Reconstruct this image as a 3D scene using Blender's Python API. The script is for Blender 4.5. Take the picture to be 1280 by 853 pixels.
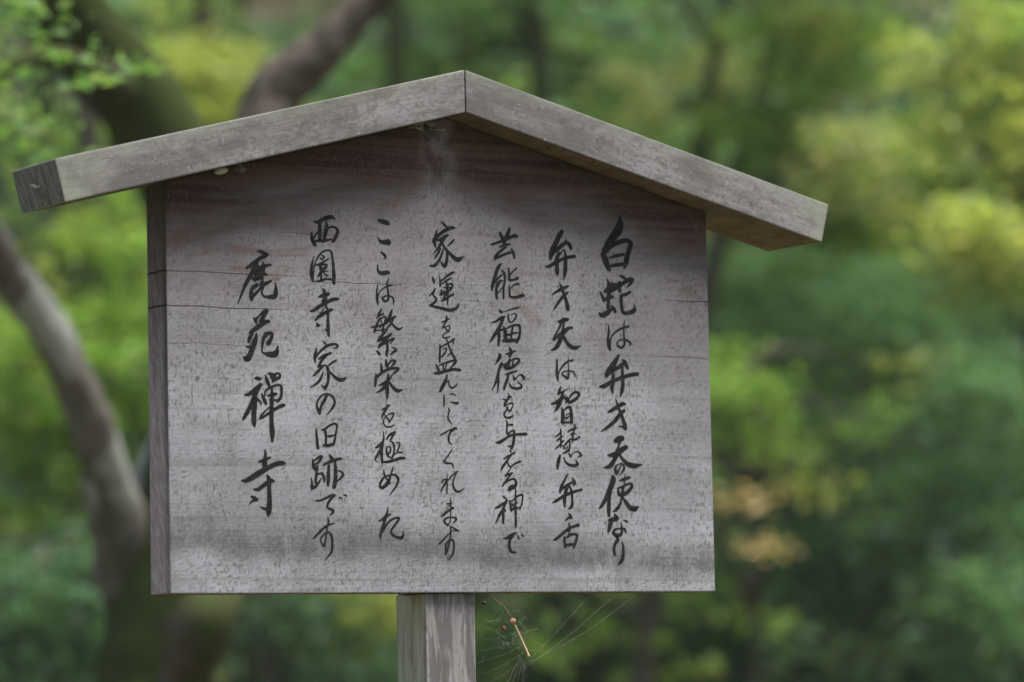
import bpy, math, random
import numpy as np
from mathutils import Vector

for o in list(bpy.data.objects):
    bpy.data.objects.remove(o)
C = bpy.context.scene.collection
sc = bpy.context.scene

# ---------------------------------------------------------------- camera
Z0 = 1.55                                   # height of the board's lower edge above the ground
FL, YAW, PITCH, ROLL = 4834.88, 0.55467, 0.09064, -0.02022
CAM = Vector((-1.88298, -3.15171, Z0 - 0.09557))
FW = Vector((math.sin(YAW)*math.cos(PITCH), math.cos(YAW)*math.cos(PITCH), math.sin(PITCH)))
R0 = FW.cross(Vector((0, 0, 1))).normalized(); U0 = R0.cross(FW)
RT = math.cos(ROLL)*R0 + math.sin(ROLL)*U0
UP = -math.sin(ROLL)*R0 + math.cos(ROLL)*U0
cd = bpy.data.cameras.new('camera'); cam = bpy.data.objects.new('camera', cd); C.objects.link(cam)
from mathutils import Matrix
m = Matrix((RT, UP, -FW)).transposed().to_4x4(); m.translation = CAM
cam.matrix_world = m
cd.sensor_width = 36; cd.lens = FL/1280*36
cd.clip_start = .1; cd.clip_end = 500
cd.dof.use_dof = True; cd.dof.focus_distance = 3.66; cd.dof.aperture_fstop = 4.7
sc.camera = cam

# ---------------------------------------------------------------- sky, sun, exposure
SUN_EL, SUN_AZ = math.radians(69), math.radians(36)      # the sun stands high, to the right of the board's face
w = bpy.data.worlds.new('World'); sc.world = w; w.use_nodes = True
wn = w.node_tree; wn.nodes.clear()
sky = wn.nodes.new('ShaderNodeTexSky'); sky.sky_type = 'NISHITA'; sky.sun_disc = False
sky.sun_elevation = SUN_EL
sky.air_density = 1.0; sky.dust_density = 4.0; sky.ozone_density = 0.6
bg = wn.nodes.new('ShaderNodeBackground'); bg.inputs['Strength'].default_value = 0.115
wo = wn.nodes.new('ShaderNodeOutputWorld')
wn.links.new(sky.outputs[0], bg.inputs['Color']); wn.links.new(bg.outputs[0], wo.inputs['Surface'])
sd = bpy.data.lights.new('sun', 'SUN'); sun = bpy.data.objects.new('sun', sd); C.objects.link(sun)
sdir = Vector((math.sin(SUN_AZ)*math.cos(SUN_EL), -math.cos(SUN_AZ)*math.cos(SUN_EL), math.sin(SUN_EL)))
sun.location = (2, -4, 8)
sun.rotation_euler = sdir.to_track_quat('Z', 'Y').to_euler()
sky.sun_rotation = math.atan2(sdir.x, sdir.y)
sd.energy = 4.8; sd.angle = math.radians(28); sd.color = (1.0, .97, .93)
sc.view_settings.view_transform = 'Standard'; sc.view_settings.look = 'None'
sc.view_settings.exposure = 0.78; sc.view_settings.gamma = 1.0
sc.view_settings.use_curve_mapping = False
sc.render.engine = 'CYCLES'
sc.cycles.max_bounces = 6; sc.cycles.diffuse_bounces = 4; sc.cycles.transparent_max_bounces = 8

def at(px, py, s):
    """a place in the wood: s metres along the viewing direction"""
    return CAM + FW*s + RT*((px-640)/FL*s) - UP*((py-426.5)/FL*s)

# ---------------------------------------------------------------- node helpers
class NT:
    def __init__(self, name, rough=.9, spec=.2):
        self.m = bpy.data.materials.new(name); self.m.use_nodes = True
        self.t = self.m.node_tree; self.t.nodes.clear()
        self.out = self.t.nodes.new('ShaderNodeOutputMaterial')
        self.b = self.t.nodes.new('ShaderNodeBsdfPrincipled')
        self.b.inputs['Roughness'].default_value = rough
        self.b.inputs['Specular IOR Level'].default_value = spec
        self.t.links.new(self.b.outputs[0], self.out.inputs['Surface'])
    def n(self, typ, **kw):
        x = self.t.nodes.new('ShaderNode'+typ)
        for k, v in kw.items(): setattr(x, k, v)
        return x
    def put(self, sock, v):
        if hasattr(v, 'is_output') or isinstance(v, bpy.types.NodeSocket): self.t.links.new(v, sock)
        else: sock.default_value = v
    def coord(self, scale=(1, 1, 1), rot=(0, 0, 0), loc=(0, 0, 0), which='Object'):
        tc = self.n('TexCoord'); mp = self.n('Mapping')
        self.t.links.new(tc.outputs[which], mp.inputs[0])
        mp.inputs['Scale'].default_value = scale; mp.inputs['Rotation'].default_value = rot
        mp.inputs['Location'].default_value = loc
        return mp.outputs[0]
    def noise(self, scale=(1, 1, 1), detail=3, rough=.55, dist=0, rot=(0, 0, 0), loc=(0, 0, 0)):
        # scale: features per metre along each axis; rotation first, then scaling
        tc = self.n('TexCoord'); m1 = self.n('Mapping'); m2 = self.n('Mapping')
        self.t.links.new(tc.outputs['Object'], m1.inputs[0]); m1.inputs['Rotation'].default_value = rot
        self.t.links.new(m1.outputs[0], m2.inputs[0]); m2.inputs['Scale'].default_value = scale
        m2.inputs['Location'].default_value = loc
        x = self.n('TexNoise'); self.t.links.new(m2.outputs[0], x.inputs['Vector'])
        x.inputs['Scale'].default_value = 1; x.inputs['Detail'].default_value = detail
        x.inputs['Roughness'].default_value = rough; x.inputs['Distortion'].default_value = dist
        return x.outputs[0]
    def rng(self, v, a, b, c=0., d=1., smooth=True):
        x = self.n('MapRange'); x.interpolation_type = 'SMOOTHSTEP' if smooth else 'LINEAR'
        self.put(x.inputs[0], v)
        for i, q in enumerate((a, b, c, d)): x.inputs[i+1].default_value = q
        return x.outputs[0]
    def mix(self, f, a, b, mode='MIX'):
        x = self.n('Mix', data_type='RGBA', blend_type=mode)
        self.put(x.inputs[0], f)
        for s, v in ((x.inputs[6], a), (x.inputs[7], b)):
            if isinstance(v, tuple) and len(v) == 3: v = v+(1,)
            self.put(s, v)
        return x.outputs[2]
    def math(self, op, a, b=0., c=0.):
        x = self.n('Math', operation=op); self.put(x.inputs[0], a); self.put(x.inputs[1], b)
        if len(x.inputs) > 2: self.put(x.inputs[2], c)
        return x.outputs[0]
    def xyz(self):
        tc = self.n('TexCoord'); s = self.n('SeparateXYZ'); self.t.links.new(tc.outputs['Object'], s.inputs[0])
        return s.outputs
    def color(self, c):
        if isinstance(c, tuple) and len(c) == 3: c = c+(1,)
        self.put(self.b.inputs['Base Color'], c)
    def bump(self, h, dist=.001, strength=1.):
        x = self.n('Bump'); self.put(x.inputs['Height'], h); x.inputs['Distance'].default_value = dist
        x.inputs['Strength'].default_value = strength
        self.t.links.new(x.outputs[0], self.b.inputs['Normal'])

# ---------------------------------------------------------------- materials: weathered wood
def mat_board():
    M = NT('weathered_board_face', .88, .15)
    X, Y, Z = M.xyz()
    big = M.noise((5, 5, 7), 4, .6)
    c = M.mix(M.rng(big, .38, .62), (.222, .222, .238), (.334, .334, .356))
    med = M.noise((28, 28, 40), 4, .65, loc=(3, 0, 1))
    c = M.mix(M.rng(med, .46, .68, 0, .38), c, (.15, .135, .14))
    # long horizontal growth lines
    g1 = M.noise((3.0, 3, 120), 3, .6, dist=.6, loc=(9, 0, 4))
    c = M.mix(M.rng(g1, .52, .74, 0, .38), c, (.12, .107, .11))
    g2 = M.noise((9, 9, 420), 2, .5, loc=(2, 0, 7))
    c = M.mix(M.rng(g2, .35, .75, 0, .16), c, (.16, .15, .155))
    # towards the roof: brown of sheltered wood, darkened further with painted-in eave shade
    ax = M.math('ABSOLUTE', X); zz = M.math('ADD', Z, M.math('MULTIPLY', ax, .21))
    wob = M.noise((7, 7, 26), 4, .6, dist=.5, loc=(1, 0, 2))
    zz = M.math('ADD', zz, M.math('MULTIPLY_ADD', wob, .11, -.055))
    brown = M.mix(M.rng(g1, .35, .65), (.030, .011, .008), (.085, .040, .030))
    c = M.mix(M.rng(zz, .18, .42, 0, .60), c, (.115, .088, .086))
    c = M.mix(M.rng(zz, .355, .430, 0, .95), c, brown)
    patch = M.noise((11, 11, 24), 4, .65, dist=.8, loc=(5, 0, 5))
    pz = M.math('MULTIPLY', M.rng(patch, .56, .74), M.rng(Z, .18, .30))
    c = M.mix(M.math('MULTIPLY', pz, .8), c, (.125, .068, .052))
    # pale vertical rinse mark below the ridge
    rm = M.math('MULTIPLY', M.rng(M.math('ABSOLUTE', M.math('ADD', X, .008)), .004, .03, 1, 0), M.rng(Z, .27, .43))
    rm = M.math('MULTIPLY', rm, M.rng(M.noise((40, 40, 30), 3, .6), .35, .6))
    c = M.mix(M.math('MULTIPLY', rm, .42), c, (.30, .28, .28))
    # damp band near the lower edge, drier arc below it
    lx = M.math('MULTIPLY_ADD', X, .0, 0)
    bw = M.noise((5, 5, 5), 4, .65, loc=(8, 0, 3))
    zb = M.math('SUBTRACT', Z, M.math('MULTIPLY_ADD', bw, .05, M.math('MULTIPLY_ADD', X, -.030, .004)))
    band = M.math('MULTIPLY', M.rng(zb, -.012, .008), M.rng(zb, .008, .042, 1, 0))
    st = M.noise((60, 60, 22), 5, .75, loc=(1, 0, 1))
    c = M.mix(M.math('MULTIPLY', band, M.rng(st, .36, .60, .5, .9)), c, (.09, .084, .088))
    vs = M.noise((260, 260, 22), 3, .6, loc=(4, 0, 1))
    vz = M.math('MULTIPLY', M.rng(vs, .55, .72), M.rng(Z, .16, .04))
    c = M.mix(M.math('MULTIPLY', vz, .28), c, (.11, .107, .105))
    # mildew flecks: short slanting and short upright ones, and coarse dots
    f1 = M.noise((150, 150, 420), 2, .5, rot=(0, math.radians(18), 0))
    dens = M.rng(M.noise((16, 16, 20), 4, .7, loc=(12, 0, 5)), .36, .62, .25, 1.0)
    dens2 = M.rng(M.noise((22, 22, 12), 4, .7, loc=(2, 0, 15)), .36, .62, .15, 1.0)
    c = M.mix(M.math('MULTIPLY', dens, M.rng(f1, .50, .72, 0, .75)), c, (.075, .07, .072))
    f2 = M.noise((430, 430, 170), 2, .5, loc=(7, 0, 0))
    c = M.mix(M.math('MULTIPLY', dens2, M.rng(f2, .50, .68, 0, .8)), c, (.075, .072, .074))
    f5 = M.noise((900, 900, 700), 2, .6, loc=(5, 0, 2))
    c = M.mix(M.rng(f5, .50, .75, 0, .55), c, (.09, .085, .085))
    f4 = M.noise((330, 330, 330), 2, .6, loc=(17, 0, 3))
    c = M.mix(M.math('MULTIPLY', M.rng(f4, .46, .22, 0, .35), M.rng(zz, .40, .22)), c, (.44, .43, .445))
    f3 = M.noise((95, 95, 110), 1, .4, loc=(2, 0, 9))
    c = M.mix(M.rng(f3, .71, .80, 0, .7), c, (.065, .055, .055))
    # drying cracks: five thin wandering lines from the left and right edges
    def crack(z0, x0, x1, wdt, seed, amp, dark=.9):
        wn_ = M.noise((14, 14, .01), 3, .6, loc=(seed, 0, seed))
        zc = M.math('MULTIPLY_ADD', wn_, amp, z0-amp/2)
        d = M.math('ABSOLUTE', M.math('SUBTRACT', Z, zc))
        a = M.rng(d, wdt*.35, wdt, 1, 0)
        e = M.math('MULTIPLY', M.rng(X, x0-.03, x0+.02), M.rng(X, x1-.04, x1+.03, 1, 0))
        return M.math('MULTIPLY', M.math('MULTIPLY', a, e), dark)
    ck = crack(.2945, -.5, -.17, .0008, 1, .005, .6)
    for q in ((.2625, -.5, -.19, .0009, 5, .005, .72), (.287, .265, .5, .0009, 8, .004, .7), (.2305, .25, .5, .0008, 11, .006, .4),
              (.2905, -.14, -.06, .0007, 14, .012, .5), (.228, -.32, -.20, .0006, 21, .016, .3),
              (.335, -.18, -.12, .0007, 25, .02, .4)):
        ck = M.math('MAXIMUM', ck, crack(*q))
    c = M.mix(ck, c, (.028, .022, .02))
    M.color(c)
    h = M.math('ADD', M.math('MULTIPLY', g2, .3), M.math('MULTIPLY', f1, .15))
    h = M.math('SUBTRACT', h, M.math('MULTIPLY', ck, 1.2))
    M.bump(h, .0008, .8)
    return M.m

def mat_board_end():
    M = NT('weathered_board_end_grain', .9, .15)
    X, Y, Z = M.xyz()
    g = M.noise((30, 520, 60), 3, .6, rot=(math.radians(24), 0, 0))
    c = M.mix(M.rng(g, .3, .7), (.235, .19, .185), (.50, .425, .42))
    g2 = M.noise((20, 160, 26), 3, .6, rot=(math.radians(12), 0, 0), loc=(3, 2, 1))
    c = M.mix(M.rng(g2, .45, .7, 0, .5), c, (.15, .125, .125))
    # upper part and the strip beside the face are darker and browner
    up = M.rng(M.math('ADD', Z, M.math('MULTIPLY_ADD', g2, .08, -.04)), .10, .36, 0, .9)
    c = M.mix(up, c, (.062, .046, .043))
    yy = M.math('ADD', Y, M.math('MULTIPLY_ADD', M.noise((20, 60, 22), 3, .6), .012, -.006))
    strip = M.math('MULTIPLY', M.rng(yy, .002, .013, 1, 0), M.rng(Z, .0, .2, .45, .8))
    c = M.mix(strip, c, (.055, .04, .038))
    def crack(z0, seed):
        zc = M.math('MULTIPLY_ADD', M.noise((.01, 60, .01), 2, .6, loc=(seed, 0, seed)), .004, z0-.002)
        return M.rng(M.math('ABSOLUTE', M.math('SUBTRACT', Z, zc)), .0004, .0012, 1, 0)
    ck = M.math('MAXIMUM', crack(.2955, 3), crack(.2635, 6))
    c = M.mix(ck, c, (.022, .018, .018))
    M.color(c); M.bump(M.math('SUBTRACT', M.math('MULTIPLY', g, .6), ck), .001, .6)
    return M.m

def mat_beam(name, slope, tint=0.0):
    """weathered plank; grain follows the slope of the plank"""
    M = NT(name, .88, .15)
    X, Y, Z = M.xyz()
    rot = (0, slope, 0)
    big = M.noise((9, 9, 26), 4, .6, rot=rot, loc=(tint*7, 1, 2))
    c = M.mix(M.rng(big, .38, .62), (.115, .109, .108), (.212, .204, .207))
    g = M.noise((12, 12, 300), 3, .6, rot=rot, dist=.7, loc=(tint, 3, 1))
    c = M.mix(M.rng(g, .42, .68, 0, .38), c, (.105, .095, .092))
    sp = M.noise((230, 230, 330), 2, .6, rot=rot)
    c = M.mix(M.rng(sp, .52, .66, 0, .62), c, (.09, .085, .083))
    pl = M.noise((260, 260, 260), 2, .6, loc=(3, 3, 3))
    c = M.mix(M.rng(pl, .62, .78, 0, .4), c, (.40, .41, .39))
    blot = M.noise((34, 34, 60), 4, .7, rot=rot, dist=.8, loc=(2, tint, 7))
    c = M.mix(M.rng(blot, .50, .64, 0, .65), c, (.10, .088, .082))
    # lichen film towards the outer ends and the upper edge
    ax = M.math('ABSOLUTE', X)
    e = M.math('ADD', ax, M.math('MULTIPLY_ADD', M.noise((30, 30, 40), 4, .65, loc=(6, 6, 6)), .16, -.08))
    top = M.math('SUBTRACT', Z, M.math('MULTIPLY_ADD', ax, -.2552, .4635))
    tt = M.math('ADD', top, M.math('MULTIPLY_ADD', M.noise((26, 26, 60), 4, .7, loc=(1, 8, 3)), .05, -.030))
    lich = M.math('MAXIMUM', M.rng(e, .36, .43, 0, .65), M.rng(tt, .008, .032, 0, .5))
    c = M.mix(lich, c, (.235, .245, .19))
    # underside and end faces were never washed grey: brown, by facing
    M.color(c)
    M.bump(M.math('ADD', M.math('MULTIPLY', g, .5), M.math('MULTIPLY', sp, .3)), .0009, .6)
    return M.m

def mat_under():
    M = NT('sheltered_brown_underside', .85, .15)
    g = M.noise((10, 10, 90), 3, .6, rot=(0, .25, 0), dist=.6)
    c = M.mix(M.rng(g, .3, .7), (.125, .088, .058), (.225, .165, .11))
    gy = M.noise((14, 120, 14), 3, .6, dist=.8, loc=(3, 1, 1))
    c = M.mix(M.rng(gy, .5, .72, 0, .6), c, (.07, .045, .032))
    sp = M.noise((70, 70, 70), 2, .6, loc=(4, 4, 4))
    c = M.mix(M.rng(sp, .64, .72, 0, .9), c, (.02, .016, .014))
    M.color(c); M.bump(g, .001, .4)
    return M.m

def mat_beam_end():
    M = NT('roof_plank_end_grain', .92, .12)
    g = M.noise((40, 320, 40), 3, .6, rot=(.2, 0, 0), dist=.5)
    c = M.mix(M.rng(g, .3, .7), (.11, .108, .095), (.23, .22, .195))
    b = M.noise((40, 90, 60), 4, .7, loc=(5, 1, 1))
    c = M.mix(M.rng(b, .5, .68, 0, .6), c, (.05, .042, .036))
    l = M.noise((90, 90, 120), 3, .7, loc=(1, 5, 1))
    c = M.mix(M.rng(l, .55, .72, 0, .55), c, (.22, .23, .16))
    M.color(c); M.bump(g, .0012, .6)
    return M.m

def mat_post():
    M = NT('weathered_post', .9, .15)
    X, Y, Z = M.xyz()
    g = M.noise((330, 330, 9), 3, .6, dist=.5)
    c = M.mix(M.rng(g, .3, .7), (.16, .152, .152), (.27, .26, .262))
    b = M.noise((70, 70, 12), 4, .65, dist=.5, loc=(2, 2, 2))
    c = M.mix(M.rng(b, .46, .60, 0, .8), c, (.085, .076, .076))
    sp = M.noise((330, 330, 120), 2, .6, loc=(1, 7, 1))
    c = M.mix(M.rng(sp, .58, .72, 0, .5), c, (.08, .07, .07))
    w_ = M.noise((150, 150, 22), 3, .6, loc=(9, 2, 2))
    c = M.mix(M.rng(w_, .66, .74, 0, .45), c, (.38, .37, .365))
    M.color(c); M.bump(g, .001, .6)
    return M.m

def mat_post_side():
    M = NT('weathered_post_side_with_algae', .9, .15)
    g = M.noise((200, 200, 8), 3, .6, dist=.5)
    c = M.mix(M.rng(g, .3, .7), (.27, .27, .20), (.42, .41, .32))
    b = M.noise((60, 60, 14), 4, .65, loc=(4, 2, 2))
    c = M.mix(M.rng(b, .5, .68, 0, .5), c, (.13, .115, .09))
    w_ = M.noise((160, 160, 22), 3, .6, loc=(9, 5, 2))
    c = M.mix(M.rng(w_, .62, .72, 0, .5), c, (.44, .42, .36))
    M.color(c); M.bump(g, .001, .6)
    return M.m

def mat_ink():
    M = NT('brush_ink', .85, .08)
    a = M.noise((120, 120, 220), 3, .65)
    c = M.mix(M.rng(a, .35, .75), (.010, .0105, .0105), (.026, .026, .027))
    b = M.noise((420, 420, 420), 2, .6, loc=(3, 3, 3))
    c = M.mix(M.rng(b, .62, .8, 0, .5), c, (.07, .068, .07))
    M.color(c)
    return M.m

def mat_plain(name, a, b, scale=60, rough=.9, bump=0.):
    M = NT(name, rough, .2)
    g = M.noise((scale,)*3, 4, .6)
    M.color(M.mix(M.rng(g, .3, .7), a, b))
    if bump: M.bump(g, bump, .8)
    return M.m

def mat_bark(name, a, b, lichen, amount, moss=0.):
    M = NT(name, .95, .1)
    g = M.noise((14, 14, 5), 5, .65, dist=.6)
    c = M.mix(M.rng(g, .35, .65), a, b)
    l = M.noise((7, 7, 5), 4, .6, loc=(3, 3, 3))
    c = M.mix(M.rng(l, .80-amount*.4, .86-amount*.4, 0, .85), c, lichen)
    if moss:
        k = M.noise((5, 5, 3), 4, .6, loc=(7, 1, 3))
        c = M.mix(M.rng(k, .62-moss*.3, .74-moss*.3, 0, .9), c, (.045, .06, .016))
    f = M.noise((60, 60, 30), 3, .6)
    c = M.mix(M.rng(f, .55, .7, 0, .4), c, (.04, .035, .03))
    M.color(c); M.bump(g, .02, .8)
    return M.m

def mat_leaf(name, a, b, c3=None, trans=.45, rough=.55):
    """every spray and leaf has its own tone between two or three leaf colours; light passes through"""
    M = NT(name, rough, .3)
    gi = M.n('Attribute'); gi.attribute_name = 'tone'
    r = M.n('ValToRGB'); M.put(r.inputs[0], gi.outputs['Fac'])
    e = r.color_ramp.elements; e[0].color = a+(1,); e[1].color = b+(1,)
    if c3:
        x = e.new(.86); x.color = b+(1,); e[2].color = c3+(1,)
    M.color(r.outputs[0])
    tr = M.n('BsdfTranslucent')
    tb = M.mix(1.0, r.outputs[0], (1.28, 1.38, .68), 'MULTIPLY')
    M.put(tr.inputs[0], tb)
    ms = M.n('MixShader'); ms.inputs[0].default_value = trans
    M.t.links.new(M.b.outputs[0], ms.inputs[1]); M.t.links.new(tr.outputs[0], ms.inputs[2])
    M.t.links.new(ms.outputs[0], M.out.inputs['Surface'])
    return M.m

# ---------------------------------------------------------------- object helpers
def link(name, me, parent=None, mats=(), loc=None):
    o = bpy.data.objects.new(name, me); C.objects.link(o)
    for m_ in mats: me.materials.append(m_)
    if parent: o.parent = parent
    if loc is not None: o.location = loc
    return o

def tag(o, label, cat, group=None):
    o['label'] = label; o['category'] = cat
    if group: o['group'] = group
    return o

def empty(name, loc, label, cat, group=None):
    o = bpy.data.objects.new(name, None); C.objects.link(o); o.location = loc; o.empty_display_size = .1
    return tag(o, label, cat, group)

def mesh(name, verts, faces, smooth=False, mat_idx=None):
    me = bpy.data.meshes.new(name)
    me.from_pydata([tuple(v) for v in verts], [], faces)
    me.update()
    if smooth: me.polygons.foreach_set('use_smooth', [True]*len(me.polygons))
    if mat_idx: me.polygons.foreach_set('material_index', mat_idx)
    return me

def fast_mesh(name, V, F):
    """V (n,3) float, F (m,k) int, all faces with k corners"""
    me = bpy.data.meshes.new(name); k = F.shape[1]
    me.vertices.add(len(V)); me.vertices.foreach_set('co', np.ascontiguousarray(V, np.float32).ravel())
    me.loops.add(F.size); me.loops.foreach_set('vertex_index', np.ascontiguousarray(F, np.int32).ravel())
    me.polygons.add(len(F)); me.polygons.foreach_set('loop_start', np.arange(0, F.size, k, dtype=np.int32))
    me.update(calc_edges=True); me.validate()
    return me

def prism(name, poly, y0, y1, bevel=.0012, front=0, side=0, back=0):
    """a plank: outline in X-Z (counter-clockwise seen from the front), thickness along Y, softly worn edges.
    front / side may be indices; side may be a list with one index per outline edge"""
    import bmesh
    bm = bmesh.new(); n = len(poly)
    a = [bm.verts.new((x, y0, z)) for x, z in poly]; b = [bm.verts.new((x, y1, z)) for x, z in poly]
    f = bm.faces.new(a); f.material_index = front
    f = bm.faces.new(b[::-1]); f.material_index = back
    for i in range(n):
        j = (i+1) % n
        f = bm.faces.new((a[j], a[i], b[i], b[j])); f.material_index = side[i] if isinstance(side, (list, tuple)) else side
    bmesh.ops.recalc_face_normals(bm, faces=bm.faces)
    bmesh.ops.bevel(bm, geom=list(bm.edges), offset=bevel, segments=2, profile=.6, affect='EDGES')
    me = bpy.data.meshes.new(name); bm.to_mesh(me); bm.free()
    return me

def catmull(P, n=8):
    P = np.asarray(P, float)
    if len(P) < 3: return P
    Q = np.vstack([2*P[0]-P[1], P, 2*P[-1]-P[-2]]); out = []
    for i in range(1, len(Q)-2):
        p0, p1, p2, p3 = Q[i-1:i+3]
        for t in np.linspace(0, 1, n, endpoint=False):
            out.append(.5*(2*p1+(p2-p0)*t+(2*p0-5*p1+4*p2-p3)*t*t+(3*p1-p0-3*p2+p3)*t**3))
    out.append(P[-1]); return np.array(out)

def tube_data(path, sides=8, n=6, lump=0., rng=None, base=0):
    """path: rows x, y, z, radius"""
    Cc = catmull(path, n); P = Cc[:, :3]; Rr = np.maximum(Cc[:, 3], 1e-5)
    T = np.gradient(P, axis=0); T /= np.linalg.norm(T, axis=1)[:, None]+1e-12
    ref = np.array([0.3, 1, .2]) if abs(T[0] @ np.array([0.3, 1, .2])) < .9 else np.array([1, 0, 0.])
    V = []; F = []
    for i in range(len(P)):
        u = np.cross(T[i], ref); u /= np.linalg.norm(u); v = np.cross(T[i], u); ref = np.cross(u, T[i])
        for k in range(sides):
            a = 2*math.pi*k/sides
            r = Rr[i]*(1+(rng.uniform(-lump, lump) if rng else 0))
            V.append(P[i]+r*(math.cos(a)*u+math.sin(a)*v))
    for i in range(len(P)-1):
        for k in range(sides):
            j = (k+1) % sides
            F.append((base+i*sides+k, base+i*sides+j, base+(i+1)*sides+j, base+(i+1)*sides+k))
    F.append(tuple(base+k for k in range(sides))[::-1]); F.append(tuple(base+(len(P)-1)*sides+k for k in range(sides)))
    return V, F

def tubes(name, paths, sides=8, n=6, lump=0., rng=None, smooth=True):
    V, F = [], []
    for p in paths:
        v, f = tube_data(p, sides, n, lump, rng, len(V)); V += v; F += f
    return mesh(name, V, F, smooth)

def blob(name, r, lump, seed, sub=3, scale=(1, 1, 1)):
    import bmesh
    rg = random.Random(seed); bm = bmesh.new(); bmesh.ops.create_icosphere(bm, subdivisions=sub, radius=1)
    ph = [(Vector((rg.gauss(0, 1), rg.gauss(0, 1), rg.gauss(0, 1))).normalized()*rg.uniform(2, 6), rg.random()*6) for _ in range(6)]
    for v in bm.verts:
        d = sum(math.sin(v.co.dot(a)+b) for a, b in ph)/6
        v.co = Vector((v.co.x*scale[0], v.co.y*scale[1], v.co.z*scale[2]))*r*(1+lump*d)
    for f in bm.faces: f.smooth = True
    me = bpy.data.meshes.new(name); bm.to_mesh(me); bm.free(); return me

# ================================================================= the ground: one sheet, rising to a wooded slope
def ground_h(x, y):
    s = x*FW.x+y*FW.y
    t = np.clip((s-11)/40, 0, 1)
    far = np.clip((np.hypot(x, y)-60)/120, 0, 1)
    h = 15*t*t*(3-2*t)*1.25 + 6*far
    return h + .12*np.sin(x*.35+1.3)*np.cos(y*.31)*np.clip((np.hypot(x, y)-2)/5, 0, 1)
def build_ground():
    a = np.concatenate([-np.geomspace(300, 12, 22), np.linspace(-10, 26, 73), np.geomspace(28, 300, 20)])
    X, Y = np.meshgrid(a, a, indexing='ij'); V = np.stack([X, Y, ground_h(X, Y)], -1).reshape(-1, 3)
    n = len(a); i, j = np.meshgrid(np.arange(n-1), np.arange(n-1), indexing='ij')
    F = np.stack([i*n+j, (i+1)*n+j, (i+1)*n+j+1, i*n+j+1], -1).reshape(-1, 4)
    me = fast_mesh('ground', V, F); me.polygons.foreach_set('use_smooth', [True]*len(me.polygons))
    M = NT('mossy_forest_floor', .95, .1)
    g = M.noise((.6, .6, .6), 5, .65); c = M.mix(M.rng(g, .4, .6), (.055, .07, .022), (.11, .085, .055))
    h = M.noise((22, 22, 22), 4, .7); c = M.mix(M.rng(h, .5, .7, 0, .6), c, (.03, .035, .015))
    M.color(c); M.bump(h, .03, .7)
    o = link('ground', me, None, [M.m]); o['kind'] = 'structure'
build_ground()

# ================================================================= the notice sign
sign = empty('notice_sign', (0, 0, 0), 'weathered wooden notice board with gabled plank roof and brush-written Japanese text', 'notice board')
TH, PK, HH, FR, BK, LL, LR = .24983, .49514, .03965, .03738, .05537, .44202, .43791
ct, st_ = math.cos(TH), math.sin(TH)
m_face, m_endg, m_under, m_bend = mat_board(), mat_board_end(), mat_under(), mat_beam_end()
m_bl, m_br = mat_beam('weathered_roof_plank', TH, 0.), mat_beam('weathered_roof_plank_second', -TH, 1.3)
m_post, m_pside, m_ink = mat_post(), mat_post_side(), mat_ink()
def under(x): return PK-HH/ct-abs(x)*math.tan(TH)-.0008
BW, BT = .30, .04
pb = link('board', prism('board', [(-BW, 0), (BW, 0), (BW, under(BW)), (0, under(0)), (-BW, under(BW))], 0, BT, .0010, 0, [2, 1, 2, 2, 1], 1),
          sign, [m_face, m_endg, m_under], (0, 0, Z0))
# roof planks, mitred at the ridge with a hairline joint
g_ = .0006
def roof(sgn, L, mm):
    o = (PK, PK-HH/ct)
    outer = [(sgn*L*ct, PK-L*st_), (sgn*(L*ct-HH*st_), PK-L*st_-HH*ct)]
    poly = [(sgn*g_, o[1]-g_*.25), outer[1], outer[0], (sgn*g_, o[0]-g_*.25)]
    side = [1, 2, 0, 0]          # underside, outer end, top, mitre
    if sgn < 0:
        poly = poly[::-1]; side = [0, 2, 1, 0]
    return link('roof_plank', prism('roof_plank', poly, -FR, BK, .0011, 0, side, 0), sign, [mm, m_under, m_bend], (0, 0, Z0))
rl = roof(-1, LL, m_bl); rr = roof(1, LR, m_br)
WP, DP = .05456, .05548
YP = .0064
def box(name, x0, x1, y0, y1, z0, z1, bev, mi):
    import bmesh
    bm = bmesh.new(); bmesh.ops.create_cube(bm, size=1)
    for v in bm.verts: v.co = Vector(((x0+x1)/2+v.co.x*(x1-x0), (y0+y1)/2+v.co.y*(y1-y0), (z0+z1)/2+v.co.z*(z1-z0)))
    for f in bm.faces: f.material_index = mi if abs(f.normal.x) > .5 else 0
    bmesh.ops.bevel(bm, geom=list(bm.edges), offset=bev, segments=2, profile=.6, affect='EDGES')
    me = bpy.data.meshes.new(name); bm.to_mesh(me); bm.free(); return me
# the post is notched: full section below the board, a tongue behind it up to the roof
XP = -.0012
link('post', box('post', XP-WP/2, XP+WP/2, YP, YP+DP, -.45, Z0-.0006, .0012, 1), sign, [m_post, m_pside])
link('post_tongue', box('post_tongue', XP-WP/2, XP+WP/2, BT+.0005, YP+DP-.004, Z0-.0004, Z0+.43, .0012, 1), sign, [m_post, m_pside])
# splinter on the left end face of the roof
ex = Vector((-LL*ct+HH*st_*.5, .012, Z0+PK-LL*st_-HH*ct*.5+.003))
nrm = Vector((-ct, 0, -st_))
sp_ = [tuple(ex+nrm*.0010+Vector((0, .011, -.000)))+(.0006,), tuple(ex+nrm*.0022+Vector((0, .002, -.0005)))+(.0012,),
       tuple(ex+nrm*.0030+Vector((0, -.004, -.0028)))+(.0014,), tuple(ex+nrm*.0008+Vector((0, -.0085, -.003)))+(.0007,)]
s_ = link('splinter', tubes('splinter', [sp_], 6), rl, [mat_plain('splinter_wood', (.36, .31, .27), (.55, .49, .44), 300)], (0, 0, -Z0))

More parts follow.
